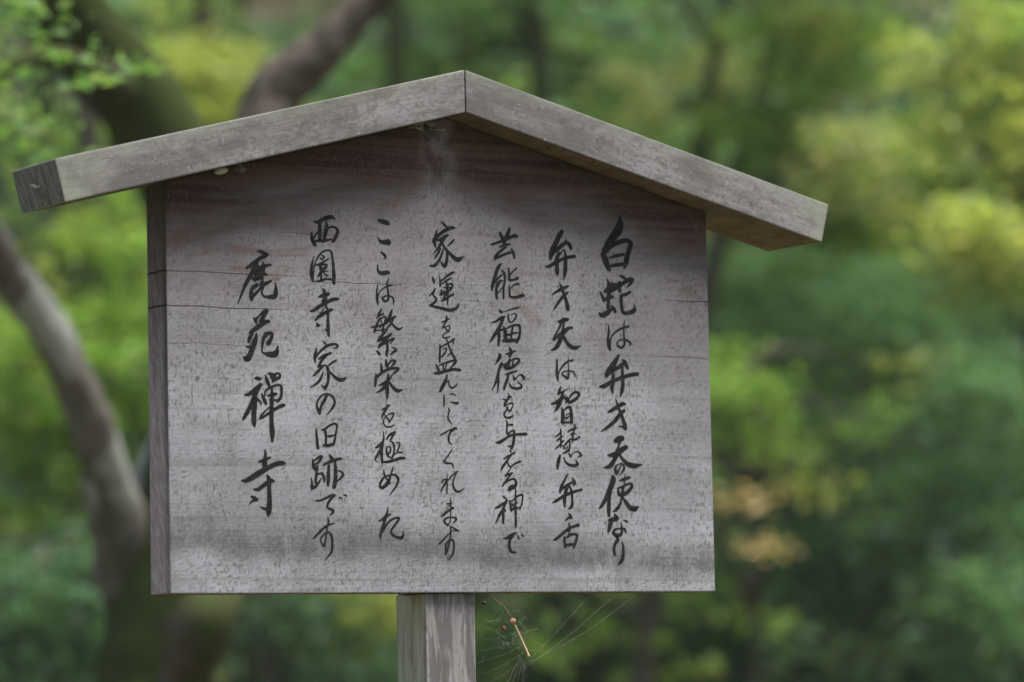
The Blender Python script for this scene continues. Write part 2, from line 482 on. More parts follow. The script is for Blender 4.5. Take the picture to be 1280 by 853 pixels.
# ---------------------------------------------------------------- brush-written characters (board millimetres, traced stroke by stroke)
GL = """
1666,3696,11 1677,3658,39 1672,3594,78 1650,3538,88 1593,3460,78 1543,3391,59 1510,3326,55 1501,3278,47/1486,3309,23 1509,3279,59 1531,3217,59 1550,3163,47 1558,3145,23/1534,3327,31 1583,3385,47 1655,3424,49 1735,3448,45 1776,3425,49 1766,3370,47 1740,3290,52 1726,3226,52 1709,3171,20/1560,3266,16 1620,3288,35 1700,3308,33/1570,3187,31 1626,3200,39 1706,3214,39
1532,3066,9 1547,3019,27 1550,2973,47/1462,2929,17 1484,2883,31 1499,2841,27/1509,2932,31 1566,3001,35 1622,3007,35/1565,2958,70 1609,2975,59/1549,2933,47 1543,2855,35 1537,2776,39/1500,2853,27 1548,2878,39 1583,2884,33/1449,2717,23 1476,2699,47 1520,2720,55 1561,2753,35/1577,2785,30 1596,2763,39 1608,2736,27/1660,3099,17 1691,3085,33 1719,3067,25/1658,3032,30 1649,2993,38 1660,2942,35/1657,2993,39 1710,3035,38 1766,3065,43 1789,3062,31 1765,3022,30 1725,2980,9/1760,2940,30 1715,2913,33 1675,2899,36 1670,2836,35 1676,2766,35 1695,2731,38 1743,2733,39 1791,2755,49 1804,2779,31 1797,2822,6
1537,2606,11 1540,2539,22 1531,2476,27 1537,2414,35 1546,2371,31 1553,2355,8/1549,2399,19 1558,2469,16 1587,2521,17 1635,2559,22 1692,2588,20 1736,2598,26/1700,2663,6 1692,2608,16 1689,2529,17 1693,2467,20 1688,2411,25 1659,2387,25 1628,2405,23 1621,2436,17 1649,2461,14 1689,2468,17 1728,2456,20 1754,2433,22 1743,2409,9
1630,2306,30 1597,2250,48 1556,2186,61 1511,2126,45 1506,2095,22/1506,2099,23 1555,2155,45 1619,2188,39 1663,2221,39/1676,2265,25 1695,2238,43 1718,2188,30/1429,1998,9 1480,2004,45 1528,2033,40 1600,2070,37 1680,2100,39 1760,2126,41 1812,2132,41/1574,2124,31 1570,2046,37 1559,1991,39 1566,1941,17/1666,2213,27 1666,2112,33 1667,2018,39 1655,1955,35 1634,1895,6
1592,1885,9 1607,1835,22 1629,1765,30/1514,1750,17 1554,1771,36 1618,1811,43 1666,1836,37 1692,1831,14/1673,1768,33 1632,1734,39 1583,1670,39 1527,1618,35 1471,1578,20 1431,1554,4/1648,1734,27 1659,1687,35 1677,1633,43 1681,1596,41/1681,1602,35 1645,1613,17 1610,1616,5
1567,1475,14 1587,1472,47 1623,1490,66 1644,1497,56/1626,1459,23 1605,1404,23 1592,1373,31/1505,1332,17 1536,1329,40 1592,1349,56 1648,1389,53 1684,1412,45/1591,1334,47 1562,1279,43 1534,1235,48 1502,1215,37 1461,1209,11/1615,1342,23 1654,1288,35 1700,1246,48 1755,1231,51 1803,1236,34 1847,1244,5
1605,1240,14 1581,1224,22 1575,1185,30 1586,1151,28 1608,1186,19 1630,1233,12/1605,1242,9 1637,1249,16 1662,1218,22 1651,1179,22 1610,1131,4
1547,1121,33 1552,1090,53 1529,1028,56 1500,965,48 1467,895,40 1434,841,33 1410,811,19/1516,973,37 1504,880,37 1500,802,39 1501,740,28/1668,1150,5 1665,1100,16 1656,1037,14 1643,990,30 1633,920,33/1617,1084,17 1657,1096,35 1709,1116,30/1590,1013,8 1599,982,25 1606,947,33 1654,952,40 1702,983,39 1735,1031,30 1727,1054,22 1688,1049,23 1640,1022,26 1600,1013,14/1633,920,19 1612,850,27 1579,803,33 1543,779,12/1641,920,19 1676,866,37 1714,820,48 1754,809,55 1778,820,34 1802,832,5
1558,755,17 1570,732,37 1589,716,25/1494,696,17 1538,704,45 1577,708,39/1522,693,45 1508,638,45 1494,593,31/1648,697,16 1679,684,22/1618,685,5 1623,639,19 1626,592,23 1613,557,33 1573,549,40 1542,569,33 1551,600,26 1591,615,17 1638,616,22 1658,600,25 1669,565,6
1573,530,22 1584,503,33 1556,468,31 1543,413,29 1549,363,26 1559,351,11/1623,487,12 1634,445,22 1634,383,30 1623,320,35 1595,275,26 1584,268,9
1099,3504,35 1071,3459,48 1034,3380,48 998,3307,53 981,3260,35 980,3217,17/980,3229,23 1009,3285,35 1061,3334,39 1108,3376,40 1136,3393,37/1133,3412,22 1156,3390,35 1178,3360,39 1186,3337,27/928,3148,9 963,3154,34 1011,3183,36 1058,3209,34 1105,3235,33 1153,3253,33 1215,3264,36/1067,3288,33 1045,3240,40 1043,3169,40 1044,3107,42 1046,3078,19/1083,3288,12 1111,3325,14 1124,3306,20 1129,3244,34 1126,3173,40 1120,3103,40 1105,3028,6
1065,3002,9 1084,2952,29 1102,2898,31/989,2879,12 1036,2911,25 1091,2944,36 1131,2962,29 1154,2972,16/1144,2909,20 1105,2875,33 1065,2827,28 1025,2770,22 989,2711,3/1109,2875,31 1128,2821,34 1138,2767,43 1140,2742,33
1042,2626,11 1065,2619,37 1100,2636,50 1136,2645,29 1147,2649,14/1068,2592,25 1036,2529,19 1003,2469,22 993,2438,22/1099,2601,20 1086,2538,29 1074,2483,43 1053,2428,43 1029,2381,43 997,2349,28 963,2338,9/999,2438,19 1034,2474,34 1090,2515,43 1137,2556,35 1177,2565,25/1093,2476,26 1127,2415,34 1165,2378,43 1204,2371,39 1235,2380,23 1271,2396,3
1022,2247,19 1022,2185,23 1019,2115,29 1027,2069,26 1030,2040,8/1030,2092,14 1047,2143,14 1087,2199,19 1131,2235,17 1174,2248,22/1135,2297,4 1133,2227,11 1133,2150,14 1134,2103,20 1123,2070,25 1092,2090,20 1073,2111,15 1089,2133,14 1136,2142,14 1175,2139,17 1194,2117,17 1194,2086,8
1054,1992,6 1047,1965,25 1034,1930,26 1029,1906,14/1034,1914,12 1070,1938,19 1105,1959,12/1077,1931,20 1061,1884,31 1040,1829,43 1012,1774,32 986,1737,8/962,1819,19 997,1828,31 1045,1860,34 1080,1888,28/1084,1885,19 1107,1854,25 1102,1831,17/1104,1897,12 1123,1862,29 1133,1824,17/1134,1874,14 1163,1918,22 1202,1938,26 1233,1924,26 1217,1888,28 1181,1856,31 1138,1836,29/1062,1783,14 1069,1737,34 1068,1683,34 1063,1644,32 1069,1625,15/1077,1753,15 1117,1789,22 1144,1785,28 1151,1739,31 1154,1685,32 1153,1638,26/1100,1707,9 1119,1723,12 1143,1731,8/1080,1691,15 1107,1688,8 1135,1708,8 1103,1676,17/1075,1640,20 1141,1642,20
990,1492,9 1018,1517,19 1046,1545,17/1041,1583,6 1047,1557,19 1046,1502,14 1045,1448,19 1043,1398,14/1007,1464,14 1037,1487,20 1060,1503,15/988,1382,11 1012,1401,18 1043,1433,17 1071,1464,14/1112,1550,11 1147,1570,19 1210,1591,11/1183,1633,6 1185,1598,19 1170,1544,17 1161,1497,22 1156,1443,12/1138,1520,12 1162,1536,17 1197,1529,8/1130,1481,12 1176,1474,22 1228,1498,15 1224,1510,11/1070,1402,9 1094,1434,19 1126,1469,19/1130,1473,12 1133,1427,17 1124,1372,20 1108,1357,19/1058,1418,11 1074,1395,15 1069,1383,11/1061,1340,12 1088,1352,22 1120,1376,20/1069,1387,9 1101,1395,14 1113,1411,9/1033,1321,20 1021,1278,34 1009,1224,32 1007,1189,17/1071,1298,12 1086,1256,20 1124,1229,26 1171,1222,32 1203,1238,29 1188,1277,9/1123,1338,17 1138,1307,17 1150,1334,11 1190,1358,11 1221,1351,19 1243,1324,20 1216,1312,12 1204,1296,6
1103,1135,14 1075,1084,22 1046,1030,28 1030,984,28 1024,959,14/1026,968,15 1057,1003,22 1105,1039,23 1152,1062,26/1149,1105,9 1164,1074,29 1171,1051,28 1159,1028,14/955,861,14 993,883,29 1048,918,31 1103,946,29 1165,970,28 1236,990,26/1085,1007,23 1073,930,31 1068,868,32 1069,822,15/1079,922,15 1108,1015,14 1124,1016,19 1138,969,25 1144,892,23 1139,831,32 1119,811,19 1096,799,5
1108,759,15 1121,736,29 1129,717,28/1117,725,23 1086,705,20 1068,683,5/1104,663,12 1113,621,22 1104,559,14 1103,528,14/955,501,15 985,516,31 1032,555,29 1080,593,29 1127,625,28 1197,646,31/1057,536,15 1060,489,28 1067,428,20/1070,520,14 1117,551,26 1164,559,25 1183,544,26 1171,490,28 1150,436,26 1142,428,15/1073,451,25 1115,459,29 1162,459,28
410,3338,18 472,3362,26 549,3393,34 611,3427,35 650,3437,34 667,3421,9/493,3464,20 508,3430,34 530,3384,37/590,3504,26 573,3456,38 545,3393,37 533,3361,26/490,3317,14 533,3338,28 587,3353,22/548,3323,26 493,3274,29 454,3234,28 446,3210,31/442,3202,23 500,3232,26 546,3254,25 593,3272,26/605,3303,20 623,3265,31 632,3223,22
502,3158,17 475,3125,34 451,3063,35 430,2992,37 414,2938,34 406,2899,14/418,2938,15 457,3001,21 504,3050,20/509,3096,15 531,3059,26 534,2997,20 521,2927,21 519,2834,21 515,2820,12/488,2995,17 456,2955,21 451,2885,26 454,2831,26 461,2809,8/455,2909,11 495,2987,14 514,2996,12/462,2870,11 501,2918,11 517,2942,11/574,3119,15 577,3061,22 580,3007,28 618,3009,23 661,3024,23 653,3033,17/581,3053,15 620,3094,15 647,3122,18/575,2952,14 577,2891,20 584,2845,23 638,2839,29 692,2857,34 719,2858,14 697,2892,8/586,2922,11 625,2959,18 664,2972,20 667,2961,14
474,2715,12 489,2693,28 508,2692,17/528,2696,12 582,2718,15 659,2742,17/558,2669,14 564,2619,21 579,2596,15 610,2609,17 638,2656,18 627,2683,11 588,2666,11/407,2586,14 449,2603,26 496,2639,26 530,2648,12/511,2628,29 479,2554,34 432,2475,34 400,2428,23 380,2390,6/467,2538,25 468,2446,31 460,2368,21/482,2515,23 517,2524,18/513,2555,14 528,2502,37 530,2440,41 537,2410,31/532,2525,17 586,2558,20 655,2572,23 670,2546,25 665,2468,26 641,2413,29 635,2394,6/503,2416,21 560,2418,38 622,2424,34/538,2464,23 592,2485,20 646,2498,15/601,2551,20 589,2489,21 580,2427,21
462,2291,11 473,2268,35 457,2229,29 424,2183,6/487,2191,34 463,2137,28 447,2075,26 422,1998,21 390,1932,8/453,2098,23 453,2014,23 443,1914,9/567,2352,15 581,2310,37 565,2263,21/531,2285,14 565,2294,23 623,2319,17/514,2189,12 517,2169,31 540,2147,31 601,2168,26 648,2212,26 656,2236,21 626,2246,18 572,2225,18 517,2185,17/564,2240,17 555,2155,20/603,2245,11 590,2164,20/525,2177,23 556,2186,23/519,2085,12 554,2101,21 631,2127,17/554,2101,20 537,2039,28 509,1962,26 505,1935,11/556,2009,11 574,1971,23 620,1957,26 666,1966,26 674,1990,18 637,2019,8/596,2087,9 607,2049,28 622,2053,15 646,2081,11 676,2090,20 699,2060,28 695,2040,8
550,1907,9 549,1869,23 514,1814,26 506,1783,15/496,1852,12 526,1845,20 569,1877,20/509,1783,11 540,1803,14 579,1816,18 590,1801,12 570,1754,17 547,1734,14 532,1776,17/540,1769,11 508,1722,17 504,1691,18 530,1673,21 569,1681,20 592,1697,9
518,1649,9 529,1623,18 524,1561,18 531,1516,18 566,1543,17 596,1548,17 592,1501,24 587,1440,28 570,1386,23 551,1366,6/533,1604,15 578,1607,23/417,1433,12 457,1437,32 511,1473,26 557,1501,24 619,1514,26 680,1519,29 707,1519,32/528,1399,9 563,1397,26
551,1361,14 560,1346,17/492,1276,17 523,1299,20 569,1323,18 600,1344,14/569,1327,15 522,1261,23 483,1207,24 463,1170,15/529,1253,9 536,1215,18 559,1204,15 598,1235,17 648,1255,20
559,1193,9 535,1158,12 500,1115,15/504,1115,14 558,1139,20 569,1143,11/557,1131,14 510,1070,20 473,1016,17/475,1023,12 518,1062,17 579,1086,20 602,1059,23 593,1017,34 555,1001,46 531,978,23
469,923,9 492,904,18 511,889,17/399,804,12 429,816,26 476,847,26 514,878,17/499,855,24 475,801,24 435,732,26 403,659,11/474,770,24 474,709,26 472,660,17/490,786,23 497,771,12/597,986,14 595,909,17 593,817,21 593,710,23 592,641,23 587,615,8/533,878,11 544,832,18 554,779,20/537,866,12 575,886,14 622,925,20 661,933,20 664,902,15 651,841,17 635,791,9/551,832,12 605,856,14 621,860,9/551,786,20 597,806,20 635,814,11/559,848,15 574,817,15
473,517,15 499,517,23 538,541,27 584,565,26 599,560,8/569,545,18 537,510,29 525,457,29 532,411,27 550,384,21 588,382,14/607,541,14 621,517,18/645,564,9 660,535,17
-59,3534,11 -36,3512,26 -12,3487,21/-106,3451,11 -113,3397,30 -132,3350,36 -126,3320,29 -119,3282,9/-121,3351,21 -83,3406,30 -22,3455,35 39,3482,35 68,3476,11/-95,3352,17 -61,3369,33 -15,3402,34 4,3407,17/-23,3402,21 -54,3347,33 -92,3283,24 -145,3219,8/-58,3331,18 -32,3286,26 19,3228,30 68,3184,44 101,3182,43 144,3211,8/-70,3277,12 -93,3237,26 -132,3174,9/-40,3286,12 -64,3216,21 -95,3153,27 -133,3109,30 -174,3107,18/-25,3287,17 -11,3234,24 -16,3165,29 -35,3110,35 -54,3124,26 -74,3153,9/-9,3299,9 29,3335,20 54,3367,20
-157,3003,11 -143,2974,24 -135,2943,14/-130,2886,18 -153,2851,18 -185,2819,12/-134,2875,12 -149,2828,17 -124,2799,21 -128,2768,24 -170,2732,24 -189,2728,12/-177,2724,18 -133,2715,24 -65,2702,30 -6,2689,32 55,2703,32 82,2731,21 95,2770,5/-86,3011,6 -82,2961,17 -83,2915,18/-72,2965,14 -22,3010,23 31,3047,23 58,3058,11/-65,2939,14 -23,2971,20 23,2997,15/-23,2979,15 -17,2903,26 -14,2827,24 -16,2741,11/-16,2926,15 25,2943,20 28,2905,23 -17,2865,21 -70,2839,23 -86,2827,11/-70,2878,17 -78,2839,20/-47,2902,15 6,2908,14/-68,2775,18 -19,2803,24 39,2844,18 38,2833,14/-48,2863,24 -33,2849,23 -56,2787,18
-29,2633,11 -26,2603,24 -46,2556,17 -75,2508,7/-77,2570,9 -45,2583,17 -3,2605,14/-57,2541,9 -32,2503,14 -6,2482,11/-65,2517,8 -24,2534,9 -5,2543,12 0,2512,14 -17,2481,11 -47,2465,12 -67,2437,14 -48,2419,15 -18,2428,15 9,2440,8
-94,2349,18 -96,2280,20 -100,2234,18 -99,2189,17/-95,2326,11 -34,2362,17 34,2407,18 49,2415,8/-69,2312,8 -35,2320,15 -51,2274,18 -78,2243,17 -89,2231,9/-33,2416,8 -12,2352,15 17,2276,21 46,2224,23 52,2205,18/23,2418,9 34,2384,14 26,2361,8/25,2315,8 2,2276,14 -29,2244,8/-135,2168,11 -117,2127,26 -107,2090,21/-105,2158,12 -45,2183,18 15,2204,20 53,2209,21 38,2178,26 -5,2131,8/-68,2159,17 -69,2114,12/-30,2183,9 -50,2129,15 -58,2114,9/-153,2080,17 -114,2083,29 -46,2103,27 29,2123,29 89,2118,27
-32,2068,14 -48,2014,29 -79,1952,35 -99,1913,23/-64,1960,9 -41,1995,12 -18,2011,12 -15,1977,15 3,1947,17 33,1955,15 72,1998,4
-66,1880,9 -65,1831,17 -69,1762,12/-2,1882,12 17,1892,12 43,1872,11/-7,1811,9 31,1803,20 57,1800,26 68,1811,9
-30,1754,8 -17,1732,14 -28,1686,15 -29,1648,18 -10,1618,14 2,1599,5 -8,1565,3
-106,1492,15 -57,1522,14 -12,1545,12 37,1566,15 45,1552,14/26,1554,21 -12,1519,20 -30,1465,20 -25,1428,18 -1,1408,11
1,1357,8 -23,1320,14 -62,1266,15 -74,1239,20 -48,1227,20 -10,1225,18 6,1207,17 10,1180,9
-49,1130,5 -50,1069,11 -53,1001,15 -55,937,11/-103,1042,14 -80,1069,17 -54,1077,12/-54,1073,11 -81,1016,17 -111,959,15/-108,963,12 -66,1031,12 -12,1100,12 41,1146,14 52,1150,9/41,1143,12 9,1070,15 5,1017,18 23,972,21 52,957,21 83,969,15 112,997,5
-21,905,5 -21,841,15 -22,780,12 -25,704,11 -36,659,15 -58,636,8/-55,840,15 -17,845,17/-29,833,8 -86,753,4/-98,727,21 -56,765,20 -3,803,20 4,792,11/-51,636,18 -80,666,21 -80,693,18 -42,712,15 3,712,15 29,694,20 -6,655,6
-29,633,12 -26,583,17 -32,523,17 -43,462,18 -67,387,23 -82,364,15/-29,629,11 8,606,17 45,585,17/45,585,9 -15,580,9 -68,530,14 -133,462,17/-75,357,11 -77,417,15 -69,462,18 -31,500,18 -1,485,20 1,417,20 -15,357,21 -57,302,5
-652,3524,14 -626,3508,35 -597,3504,47 -567,3495,41 -549,3482,17/-660,3357,8 -644,3327,21 -615,3310,38 -574,3312,50 -556,3309,45 -563,3339,12
-630,3212,15 -602,3193,26 -588,3167,21 -606,3143,6/-663,3095,8 -662,3050,18 -645,3020,30 -612,3014,42 -575,3024,38 -559,3021,23
-660,2923,6 -672,2858,14 -675,2798,20 -670,2745,21 -665,2709,8/-668,2760,15 -656,2814,12 -637,2849,11 -592,2885,12 -555,2902,20 -529,2904,12/-562,2962,11 -577,2923,15 -574,2878,14 -568,2825,20 -568,2772,21 -595,2748,24 -616,2763,24 -620,2781,20 -594,2798,15 -561,2803,12 -531,2789,15 -519,2759,17 -520,2715,6
-633,2677,12 -652,2635,24 -677,2585,14/-660,2608,17 -615,2629,14/-649,2586,18 -676,2532,23 -699,2471,23 -704,2444,9/-731,2496,12 -694,2505,21 -635,2519,20 -576,2543,11/-649,2578,15 -604,2603,15 -598,2573,21 -613,2527,18 -625,2474,20 -629,2455,14/-642,2571,11 -635,2534,11 -650,2495,14/-691,2467,12 -629,2477,12 -577,2491,9/-537,2670,15 -553,2620,33 -576,2566,27 -591,2543,20/-553,2582,21 -516,2603,20 -501,2611,11/-561,2567,18 -532,2530,20 -488,2490,26 -466,2491,20 -435,2511,5/-527,2583,18 -554,2529,18 -584,2498,17/-584,2483,18 -629,2428,26 -660,2382,32 -666,2366,20/-660,2374,23 -600,2407,23 -548,2439,17/-548,2435,17 -601,2384,27 -653,2329,30 -665,2306,17/-653,2322,20 -594,2361,23 -527,2398,20 -527,2387,14 -557,2348,11/-587,2354,23 -584,2301,26 -592,2256,30 -592,2224,11/-683,2275,14 -662,2250,27 -655,2239,12/-539,2314,9 -506,2300,20 -514,2281,26 -563,2243,9
-647,2162,11 -642,2117,24 -643,2079,27/-600,2190,18 -594,2141,32 -583,2126,17/-583,2142,15 -553,2184,20 -516,2189,21 -523,2166,26 -553,2131,12/-694,2055,15 -697,2002,29 -704,1942,19/-695,2010,20 -658,2056,27 -598,2096,27 -539,2116,26 -487,2114,24 -510,2083,21 -555,2044,9/-583,2066,11 -581,2028,26 -595,1968,35 -593,1892,36 -595,1824,12/-671,1947,12 -630,1967,27 -585,1998,26 -548,2037,9/-600,1967,30 -638,1914,29 -697,1878,6/-578,1991,17 -542,1939,30 -498,1903,35 -469,1911,21 -445,1917,5
-600,1774,11 -597,1748,24 -627,1694,23 -642,1664,20 -646,1637,9/-647,1720,11 -612,1736,21 -571,1767,15/-627,1679,9 -591,1635,15 -577,1605,15/-629,1596,8 -628,1634,11 -591,1673,11 -546,1689,17 -535,1681,14 -558,1636,17 -581,1601,11/-636,1626,8 -632,1589,11 -607,1561,14 -570,1562,15 -533,1582,11
-637,1516,8 -633,1452,16 -654,1377,33 -656,1302,30 -653,1249,25 -650,1215,15/-710,1361,13 -684,1376,27 -639,1422,18/-655,1362,25 -685,1309,24 -715,1256,15 -702,1233,10/-609,1445,12 -579,1483,23 -535,1507,26 -531,1507,15 -557,1461,20 -573,1427,11 -551,1416,14 -537,1379,17 -541,1319,18 -561,1266,20/-610,1370,14 -608,1325,20 -597,1288,21 -575,1273,12/-603,1370,12 -574,1371,14 -574,1333,17 -597,1295,14/-518,1411,11 -488,1410,15 -496,1365,17 -508,1327,15 -468,1320,17/-546,1296,11 -508,1319,12/-650,1227,16 -598,1231,25 -539,1247,29 -480,1267,30 -443,1268,20
-640,1162,4 -635,1121,16 -621,1083,16 -587,1039,18 -580,1017,7/-549,1193,5 -563,1144,17 -578,1092,19 -609,1024,37 -654,986,28 -675,997,21 -664,1045,24 -630,1087,21 -578,1107,16 -534,1107,21 -505,1070,24 -521,1010,21 -559,957,15 -593,908,4
-607,809,6 -610,767,18 -625,722,25 -648,640,27 -671,572,25 -680,498,9/-692,671,10 -651,692,28 -614,722,30 -576,738,10/-690,536,10 -668,565,25 -630,625,22 -585,678,21 -534,704,21 -504,701,21 -519,671,21 -557,618,18 -580,580,19 -566,543,24 -522,521,27 -482,517,30 -470,543,20 -469,581,5
-1241,3473,15 -1206,3467,34 -1147,3500,43 -1082,3523,39 -1047,3500,12/-1188,3453,33 -1186,3378,34 -1190,3295,34/-1148,3440,7 -1154,3289,7/-1126,3468,22 -1123,3411,34 -1143,3343,34 -1151,3290,31/-1262,3370,15 -1259,3314,33 -1238,3262,40 -1229,3248,22/-1252,3299,18 -1215,3361,15 -1193,3385,13/-1120,3404,16 -1083,3429,18 -1043,3423,25 -1024,3387,30 -1045,3333,34 -1067,3294,30/-1223,3290,22 -1165,3293,25 -1085,3312,19
-1243,3149,6 -1262,3073,21 -1271,2997,30 -1261,2938,30 -1256,2901,10/-1254,2908,15 -1248,2999,12 -1241,3059,13 -1218,3120,16 -1174,3182,18 -1123,3207,16 -1087,3194,21 -1074,3120,21 -1068,3037,27 -1065,2962,34 -1066,2898,25/-1171,3160,12 -1153,3142,19 -1171,3118,16 -1189,3129,9/-1227,3059,15 -1176,3084,19 -1113,3125,15/-1198,3061,15 -1147,3071,22 -1125,3068,15/-1190,3054,19 -1176,3024,37 -1140,3041,27 -1125,3064,12/-1173,3017,25 -1199,2971,22 -1214,2951,10/-1184,2994,22 -1155,3003,16 -1119,3012,10/-1177,3002,13 -1182,2927,22/-1155,2988,10 -1134,2970,19 -1116,2967,10/-1229,2909,15 -1185,2915,22 -1134,2936,21 -1076,2931,24
-1168,2847,9 -1151,2807,34 -1144,2769,34 -1163,2724,37/-1206,2763,15 -1173,2776,37 -1129,2792,37 -1111,2793,15/-1289,2628,12 -1255,2634,31 -1196,2677,36 -1145,2709,37 -1087,2742,34 -1043,2751,30 -1018,2752,7/-1142,2679,10 -1201,2598,15/-1238,2545,18 -1205,2580,33 -1146,2619,33 -1103,2644,33 -1079,2652,15/-1138,2687,15 -1125,2613,25 -1126,2530,28 -1124,2455,33 -1122,2403,22/-1156,2465,9 -1135,2448,19/-1231,2522,7 -1217,2497,31 -1203,2497,19/-1221,2497,15 -1243,2473,4
-1176,2354,7 -1158,2333,18 -1140,2311,19/-1232,2281,12 -1242,2240,28 -1250,2195,28 -1247,2150,13/-1243,2195,18 -1210,2241,19 -1151,2296,25 -1093,2324,24 -1050,2322,24 -1043,2299,19 -1087,2283,7/-1215,2181,16 -1167,2213,30 -1102,2241,22/-1145,2213,19 -1189,2167,25 -1212,2114,30/-1176,2115,18 -1227,2061,27 -1264,2023,16/-1190,2119,12 -1154,2123,16 -1133,2087,27 -1130,2012,27 -1139,1952,25 -1161,1914,34 -1163,1892,10/-1179,1921,19 -1199,1947,4/-1173,2071,7 -1195,2010,22 -1229,1957,25 -1294,1914,7/-1125,2124,16 -1088,2155,22 -1056,2172,18/-1126,2079,13 -1083,2028,22 -1040,1996,36 -997,1994,33 -964,2019,6
-1151,1845,18 -1166,1800,30 -1196,1747,25 -1211,1680,22 -1217,1665,13/-1144,1838,19 -1181,1778,22 -1203,1732,22/-1215,1669,22 -1232,1717,25 -1239,1761,18 -1216,1814,19 -1173,1852,18 -1137,1853,21 -1093,1832,22 -1076,1780,21 -1095,1728,22 -1154,1655,6
-1250,1526,13 -1245,1478,21 -1241,1411,27 -1234,1348,25/-1201,1520,9 -1171,1517,25 -1161,1465,21 -1162,1391,22/-1178,1517,16 -1134,1555,21 -1083,1579,19 -1058,1560,19 -1070,1497,18 -1078,1437,21 -1093,1384,25/-1150,1458,13 -1121,1462,24 -1081,1474,13/-1194,1379,10 -1158,1372,30 -1108,1384,27 -1086,1399,15
-1283,1245,12 -1280,1201,25 -1266,1149,25/-1268,1231,16 -1218,1269,25 -1196,1269,15 -1225,1224,24 -1262,1194,15/-1240,1187,12 -1248,1127,27 -1257,1068,27 -1261,1023,19/-1284,1167,18 -1233,1179,10/-1249,1105,13 -1198,1113,19/-1202,1120,16 -1184,1076,27 -1182,1035,15/-1298,1071,9 -1293,1015,21 -1294,978,27 -1258,993,27 -1206,1068,10/-1298,956,10 -1290,978,22/-1134,1293,10 -1117,1263,30 -1096,1234,30/-1194,1184,12 -1154,1210,27 -1088,1238,31 -1037,1253,24 -1012,1251,9/-1138,1188,22 -1144,1114,31 -1145,1054,36 -1150,999,18/-1081,1219,21 -1079,1145,33 -1080,1070,37 -1092,996,39 -1103,977,12/-1057,1141,9 -1025,1130,18 -1011,1101,24 -1040,1063,18 -1070,1040,13
-1265,858,12 -1224,860,18 -1166,885,21 -1108,912,25 -1075,905,7/-1101,897,22 -1137,860,24 -1156,822,22 -1153,793,21 -1110,771,25 -1110,748,25 -1139,722,6/-1050,892,12 -1030,883,19/-1006,917,12 -985,907,19
-1154,699,13 -1151,659,18 -1167,584,16 -1175,510,15 -1191,436,21/-1283,510,19 -1235,562,22 -1192,606,21 -1148,636,21 -1090,650,9/-1194,432,15 -1222,480,12 -1215,517,16 -1178,555,16 -1142,562,18 -1121,518,21 -1119,444,21 -1130,377,21 -1189,303,6
-1746,3168,19 -1721,3162,33 -1679,3142,41 -1658,3139,22/-1679,3127,37 -1736,3094,38 -1801,3039,37 -1847,3003,24/-1765,3071,32 -1802,2965,37 -1845,2881,37 -1882,2798,27 -1911,2723,18 -1935,2655,4/-1751,3086,15 -1763,2989,52 -1753,2915,52/-1701,3066,12 -1702,3014,41 -1724,2939,52 -1753,2908,37/-1752,2989,34 -1695,3029,37 -1630,3044,16/-1746,2938,37 -1703,2955,37 -1667,2949,15/-1796,2913,32 -1775,2888,22/-1793,2846,12 -1757,2852,32 -1797,2809,22/-1800,2839,19 -1811,2779,38 -1809,2727,41 -1809,2703,15/-1809,2727,29 -1769,2773,27 -1733,2819,21 -1725,2864,22 -1703,2917,15/-1711,2895,22 -1704,2865,30 -1683,2866,37 -1633,2895,22/-1704,2843,33 -1716,2798,19 -1709,2761,22 -1684,2744,22 -1642,2745,40 -1599,2758,46 -1591,2818,30 -1595,2893,4
-1793,2544,13 -1776,2526,32 -1769,2497,19/-1780,2519,25 -1736,2572,19 -1693,2619,21 -1676,2612,34 -1701,2566,38 -1730,2513,41/-1723,2510,37 -1663,2516,34 -1659,2515,15/-1688,2511,44 -1745,2468,46 -1795,2429,40 -1831,2402,19/-1810,2392,34 -1831,2354,34 -1842,2317,22/-1832,2287,6 -1796,2348,10/-1771,2393,22 -1779,2334,40 -1801,2274,44 -1823,2214,50 -1852,2161,53 -1876,2168,32 -1887,2178,15/-1864,2279,13 -1840,2269,22 -1804,2288,22/-1839,2317,22 -1817,2355,12/-1689,2404,22 -1646,2405,37 -1625,2395,22 -1647,2346,37 -1666,2308,34 -1680,2323,15/-1715,2351,22 -1675,2382,15/-1693,2404,19 -1708,2351,31 -1719,2284,21 -1723,2232,15 -1692,2215,27 -1649,2209,52 -1606,2214,59 -1588,2252,34 -1580,2300,6
-1787,1984,18 -1766,1983,37 -1734,1978,16/-1874,1826,24 -1831,1842,37 -1767,1896,44 -1738,1926,34/-1753,1911,37 -1782,1851,44 -1811,1769,44 -1847,1694,40 -1883,1627,34 -1901,1593,12/-1789,1799,37 -1796,1725,47 -1802,1651,44 -1803,1577,44 -1797,1533,15/-1772,1792,29 -1740,1760,19 -1737,1738,9/-1694,2012,12 -1684,1972,32 -1667,1928,30 -1664,1906,19/-1662,2032,25 -1624,2011,44 -1620,1974,32 -1631,1955,19/-1638,1996,37 -1595,2034,22 -1566,2027,22 -1574,1997,30 -1624,1970,34/-1732,1841,12 -1715,1801,32 -1701,1764,32 -1691,1742,15/-1704,1823,15 -1696,1868,18 -1653,1899,22 -1596,1926,22 -1557,1916,25 -1554,1865,25 -1562,1812,28 -1591,1775,27/-1639,1892,22 -1641,1803,32 -1646,1692,40 -1647,1581,38 -1642,1485,47 -1643,1400,21/-1683,1824,12 -1633,1833,37 -1601,1845,22/-1655,1788,25 -1612,1785,21 -1584,1786,21/-1750,1608,19 -1707,1635,25 -1649,1677,28 -1592,1715,32 -1542,1739,33 -1526,1736,12/-1749,1615,19 -1728,1653,18 -1670,1713,13 -1627,1752,9
